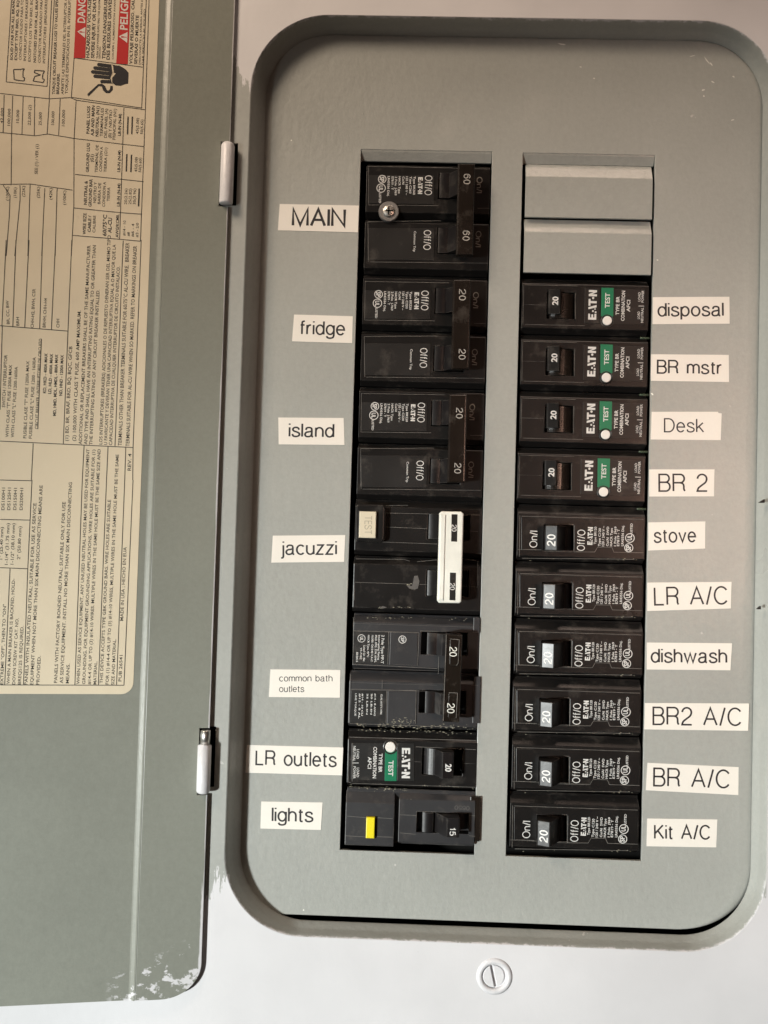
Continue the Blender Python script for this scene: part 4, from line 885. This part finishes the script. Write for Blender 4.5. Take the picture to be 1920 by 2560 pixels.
worn(t, fr, rg, [[(655, 98), (1030, 95)], [(870, 250), (1165, 262)], [(1420, 278), (1530, 282)], [(870, 150), (1545, 165)], [(655, 478), (1000, 482), (1040, 495)], [(1095, 498), (1240, 485)], [(645, 645), (1165, 662)], [(648, 650), (646, 775)], [(1420, 672), (1530, 680)], [(655, 352), (860, 358), (1240, 372)], [(1440, 480), (1528, 495), (1530, 670)]], WF+.04, .12)
crust(t, fr, rg, (1020, 660), (1105, 670), 14, WF+.05, 16, 9, 8); crust(t, fr, rg, (820, 825), (1130, 822), 18, WF, 4, 7, 9)
# crusted paint flakes
mb = MB()
for pts in ([(1020, 668), (1060, 672), (1075, 600), (1100, 598), (1112, 640), (1100, 690), (1075, 698), (1040, 690)], [(825, 828), (850, 815), (880, 825), (850, 834)]):
    mb.slab([[X(*z) for z in pts]], WF-.1, WF+.12, .05)
mb.make('dried_splash', M['engraved'], t)
# ---- double pole with glossy tie bar (common bath outlets)
fr = cellframe(0, -208.5); rg = RE
t = thing('double_pole_breaker', 'worn double pole breaker with a glossy black tie bar, beside the common bath outlets label', 'breaker', fr)
mb = MB()
for k, (x0, top) in enumerate(((636, 3.9), (618, 4.4))):
    m2 = MB(); m2.prism_u([(v-k*PITCH, w) for v, w in body_profile(PITCH, WF-.2, top=top)], X(x0, 300)[0], COLW-.4); mb.add(m2.v, m2.f)
hs = []
for y0, y1, x0 in ((197, 372, 1124), (614, 790, 1110)):
    a, b = X(x0, y0), X(x0+330, y1); hs.append((a[0], b[0], b[1], a[1], -7, 9))
link('body', cut(mb.mesh('body'), hs, .25), M['greyblack'], t)
for q, m_ in (([(640, 195), (890, 200), (882, 432), (634, 428)], 'panelblack'), ([(905, 202), (1100, 208), (1096, 440), (896, 434)], 'greyblack'), ([(622, 618), (876, 622), (870, 852), (612, 850)], 'panelblack'), ([(886, 622), (1088, 622), (1084, 856), (880, 852)], 'greyblack')):
    mb = MB(); mb.slab([[X(*z) for z in q]], WF-.4, WF+(.05 if m_ == 'panelblack' else .3), .15); mb.make('face_plate', M[m_], t)
mb = MB()
for y, x0, x1 in ((138, 645, 1540), (188, 640, 1110), (560, 625, 1240), (605, 620, 1240), (458, 640, 1240)):
    a, b = X(x0, y), X(x1, y+(x1-x0)*.027); mb.slab([[(a[0], a[1]), (b[0], a[1]), (b[0], a[1]-.14), (a[0], a[1]-.14)]], WF-.5, WF-.05, .03)
mb.make('mould_line', M['engraved'], t)
worn(t, fr, rg, [[(638, 193), (1108, 205)], [(1108, 205), (1098, 440)], [(892, 200), (884, 432)], [(634, 430), (1240, 462)], [(1118, 192), (1250, 195)], [(620, 612), (1088, 618), (1084, 855)], [(612, 855), (1360, 880)], [(846, 545), (844, 605)], [(1250, 375), (1246, 500)], [(878, 620), (872, 850)], [(640, 95), (636, 425)], [(618, 500), (610, 850)], [(1480, 580), (1530, 582)], [(1500, 560), (1497, 625)]], WF+.36, .15)
crust(t, fr, rg, (640, 862), (1530, 888), 90, WF-.0, 8, 9, 11); crust(t, fr, rg, (900, 845), (1080, 850), 30, WF+.36, 14, 9, 12); crust(t, fr, rg, (700, 98), (1500, 112), 30, WF-.3, 6, 6, 13)
for hh in hs:
    rocker(t, hh[0]+2.5, hh[0]+7.5, hh[2]+.3, hh[3]-.3, top=2.2)
    prof = [(hh[0]+6, 0), (hh[0]+9, WF+6), (hh[0]+15, WF+6), (hh[0]+15, -5), (hh[0]+6.5, -5)]
    mb = MB(); mb.prism_v(prof, hh[2]+.4, hh[3]-.4); mb.make('toggle', M['gloss'], t, bev=.2)
hb = WF+9
q = [X(*z, hb) for z in ((1300, 215), (1420, 222), (1398, 850), (1276, 842))]
mb = MB(); mb.slab([q], WF+3.6, hb, .7, 3); br = mb.make('tie_bar', M['barg'], t)
for z in ([(1332, 248), (1396, 254), (1388, 440), (1322, 434)], [(1322, 632), (1384, 634), (1374, 820), (1312, 814)]):
    zz = [X(*k_, hb) for k_ in z]; mb = MB(); us = [k_[0] for k_ in zz]; vs_ = [k_[1] for k_ in zz]
    mb.slab([rrect(min(us)+.2, max(us)-.2, min(vs_), max(vs_), .8, 4)], hb-.2, hb+.45, .3, 2); mb.make('rating_pad', M['barg'], t)
worn(t, fr, rg, [[(1332, 250), (1396, 256), (1388, 425), (1375, 440)], [(1322, 634), (1384, 636), (1374, 815)], [(1303, 225), (1282, 835)]], hb+.5, .17)  # line down the bar's left edge is a painted highlight; pad outlines are wear
for q_ in (((1330, 305), (1328, 375)), ((1314, 708), (1311, 780))): Print(fr, rg, hb+.52).stroke('20', *q_, 48, .12).make('rating', M['whitebar'], br)
p_ = Print(fr, rg, WF+.13); A = lambda x, ya, yb: ((x, ya), (x-(yb-ya)*.03, yb))
for st, x, ya, yb, h in (('2 Pole Type MP-T', 842, 222, 425, 20), ('Interrupting Rating', 818, 222, 400, 14), ('MAX. RMS. SYM. AMPS.', 795, 222, 418, 14), ('10,000 120/240 V.A.C.', 770, 222, 415, 14), ('HACR Type, 40°C', 742, 222, 380, 14), ('Listed Cir. Bkr.', 712, 295, 415, 14), ('YF-7102', 688, 310, 395, 14), ('E02815', 660, 345, 415, 14),
                         ('CU-AL 60/75°C WIRE', 835, 645, 790, 13), ('#14 - 8 AWG', 790, 640, 800, 12), ('20 LB-IN', 765, 640, 790, 12), ('25 LB-IN', 735, 640, 790, 11), ('#14 - 10 CU', 700, 640, 800, 12), ('#12 - 8 AL', 680, 640, 820, 12), ('LINE TORQUE', 652, 640, 800, 12)):
    p_.text(st, *A(x, ya, yb), h, .015, 2)
p_.ring((697, 246), 28, .14); p_.text('UL', *A(687, 233, 262), 24, .02); p_.h += .2; p_.ring((990, 254), 28, .16); p_.text('SP', *A(980, 238, 272), 24, .02)
p_.make('lettering', M['white_ink'], t)
for v_ in ((98, 208), (520, 855)):
    a, b = X(1540, v_[0], 1), X(1558, v_[1], 1)
    mb = MB(); mb.box(a[0]-2.5, b[0]-.9, b[1], a[1], .05, .75, .2); mb.make('edge_tab', M['greyblack'], t)
# ---- lowest left breaker (lights)
fr = cellframe(0, -285.1); rg = RF; WL = WF+1.2
t = thing('ground_fault_breaker', 'worn black breaker at the bottom left with a yellow test button, beside the lights label', 'breaker', fr)
X = lambda x, y, w=WL: fr.px(*rg(x, y), w)
h = PITCH-.6
mb = MB(); mb.prism_u([(-.3, -34), (-.3, -1), (-1.8, -.6), (-5.6, -2.5), (-h+.3, -2.5), (-h+.3, -34)], X(682, 600)[0], COLW-.4)
mb.make('body', M['greyblack'], t, bev=.2)
a, b = X(680, 568), X(1005, 878)
mb = MB(); mb.prism_u([(b[1], -3), (b[1], WL-.4), (b[1]+.4, WL), (a[1], WL), (a[1]+.5, WL-.4), (a[1]+4.6, -.9), (a[1]+4.6, -3)], a[0]-.2, b[0])
me = mb.mesh('button_block', .3); c, d = X(816, 672), X(890, 818)
me = cut(me, [(c[0], d[0]-.2, d[1]+.1, c[1], WL-1.8, WL+2)]); link('button_block', me, M['greyblack'], t)
c, d = X(818, 672, WL+1.6), X(873, 820, WL+1.6)
mb = MB(); mb.box(c[0], d[0], d[1], c[1], WL-1.7, WL+1.6, .35); mb.make('test_button', M['yellow'], t)
a, b = X(1045, 548), X(1572, 868)
mb = MB(); mb.prism_u([(b[1], -3), (b[1], WL-.4), (b[1]+.4, WL), (a[1], WL), (a[1]+.5, WL-.4), (a[1]+2.6, -.9), (a[1]+2.6, -3)], a[0], COLW-.3)
me = mb.mesh('toggle_block', .25); c, d = X(1165, 632), X(1525, 790)
hh = (c[0], d[0], d[1], c[1], -2.4, 9); me = cut(me, [hh]); link('toggle_block', me, M['greyblack'], t)
rocker(t, hh[0]+2.4, hh[0]+7.6, hh[2]+.3, hh[3]-.3, r=5, top=2.2)
q0, q1 = X(1370, 690, WL+7), X(1460, 850, WL+7)
prof = [(q1[0], WL+6.5), (q1[0]-.4, WL+7), (q0[0]+.4, WL+7), (q0[0], WL+6.5), (q0[0]-4.8, .2), (q0[0]-4.5, -2.4), (q1[0]-.5, -2.4)]
mb = MB(); mb.prism_v(prof, hh[2]+.4, hh[3]-.4); mb.make('toggle', M['gloss'], t, bev=.25)
p_ = Print(fr, rg, WL+7.08); p_.stroke('15', (1397, 745), (1396, 800), 36, .16, .3); p_.make('rating', M['white_ink'], t)
p_ = Print(fr, rg, WL+.05); p_.stroke('0650', (1532, 597), (1428, 592), 27, .13); p_.make('engraved_number', M['engraved'], t)
p_ = Print(fr, rg, WL+.03)
for A_, B_ in (((684, 664), (812, 675)), ((892, 675), (1000, 682)), ((676, 800), (812, 808)), ((880, 806), (1000, 810)), ((1050, 655), (1160, 660)), ((1050, 780), (1160, 790)), ((1528, 660), (1570, 662)), ((1528, 800), (1570, 804))): p_.line(A_, B_, .12)
p_.make('mould_line', M['dim_ink'], t)
crust(t, fr, rg, (700, 462), (1100, 480), 60, WF-1.0, 9, 6, 21); crust(t, fr, rg, (1060, 552), (1130, 552), 12, WL-.1, 3, 5, 22)
a, b = X(1572, 533, 2), X(1608, 845, 2)
mb = MB(); mb.box(COLW-2.5, b[0]-.4, b[1], a[1], .05, 1.3, .3); mb.make('edge_tab', M['brown'], t)

# ---- small scuffs where the paint of the dead front is knocked
p_ = Print(P0, Rg(0, 0, 1), .03); sc_mb = MB(); rd = random.Random(5)
for (x, y, L, W_, ang) in ((1404, 110, 22, 4, 8), (1768, 152, 26, 3, 55), (1778, 160, 14, 3, 50), (1782, 205, 13, 4, 30), (1730, 140, 18, 2, -10), (1758, 225, 5, 8, 80), (1760, 240, 6, 4, 70), (1834, 192, 8, 4, 30), (1451, 167, 7, 2, 20), (1485, 196, 4, 4, 0), (1832, 300, 3, 8, 80), (728, 351, 4, 4, 0), (1644, 650, 5, 3, 10), (1630, 985, 8, 5, 40), (1606, 1352, 7, 8, 60), (759, 2275, 5, 5, 0)):
    o_ = len(sc_mb.v); a_ = math.radians(ang)
    for j in range(7):
        t_ = j/7*2*math.pi; dx, dy = L/2*math.cos(t_)*rd.uniform(.6, 1.2), W_/2*math.sin(t_)*rd.uniform(.5, 1.3)
        sc_mb.v.append((*p_.P((x+dx*math.cos(a_)-dy*math.sin(a_), y+dx*math.sin(a_)+dy*math.cos(a_))), .03))
    sc_mb.f.append(tuple(range(o_, o_+7)))
sf = sc_mb.make('paint_scuffs', M['whitebar'], panel, fix=False); sf['kind'] = 'stuff'
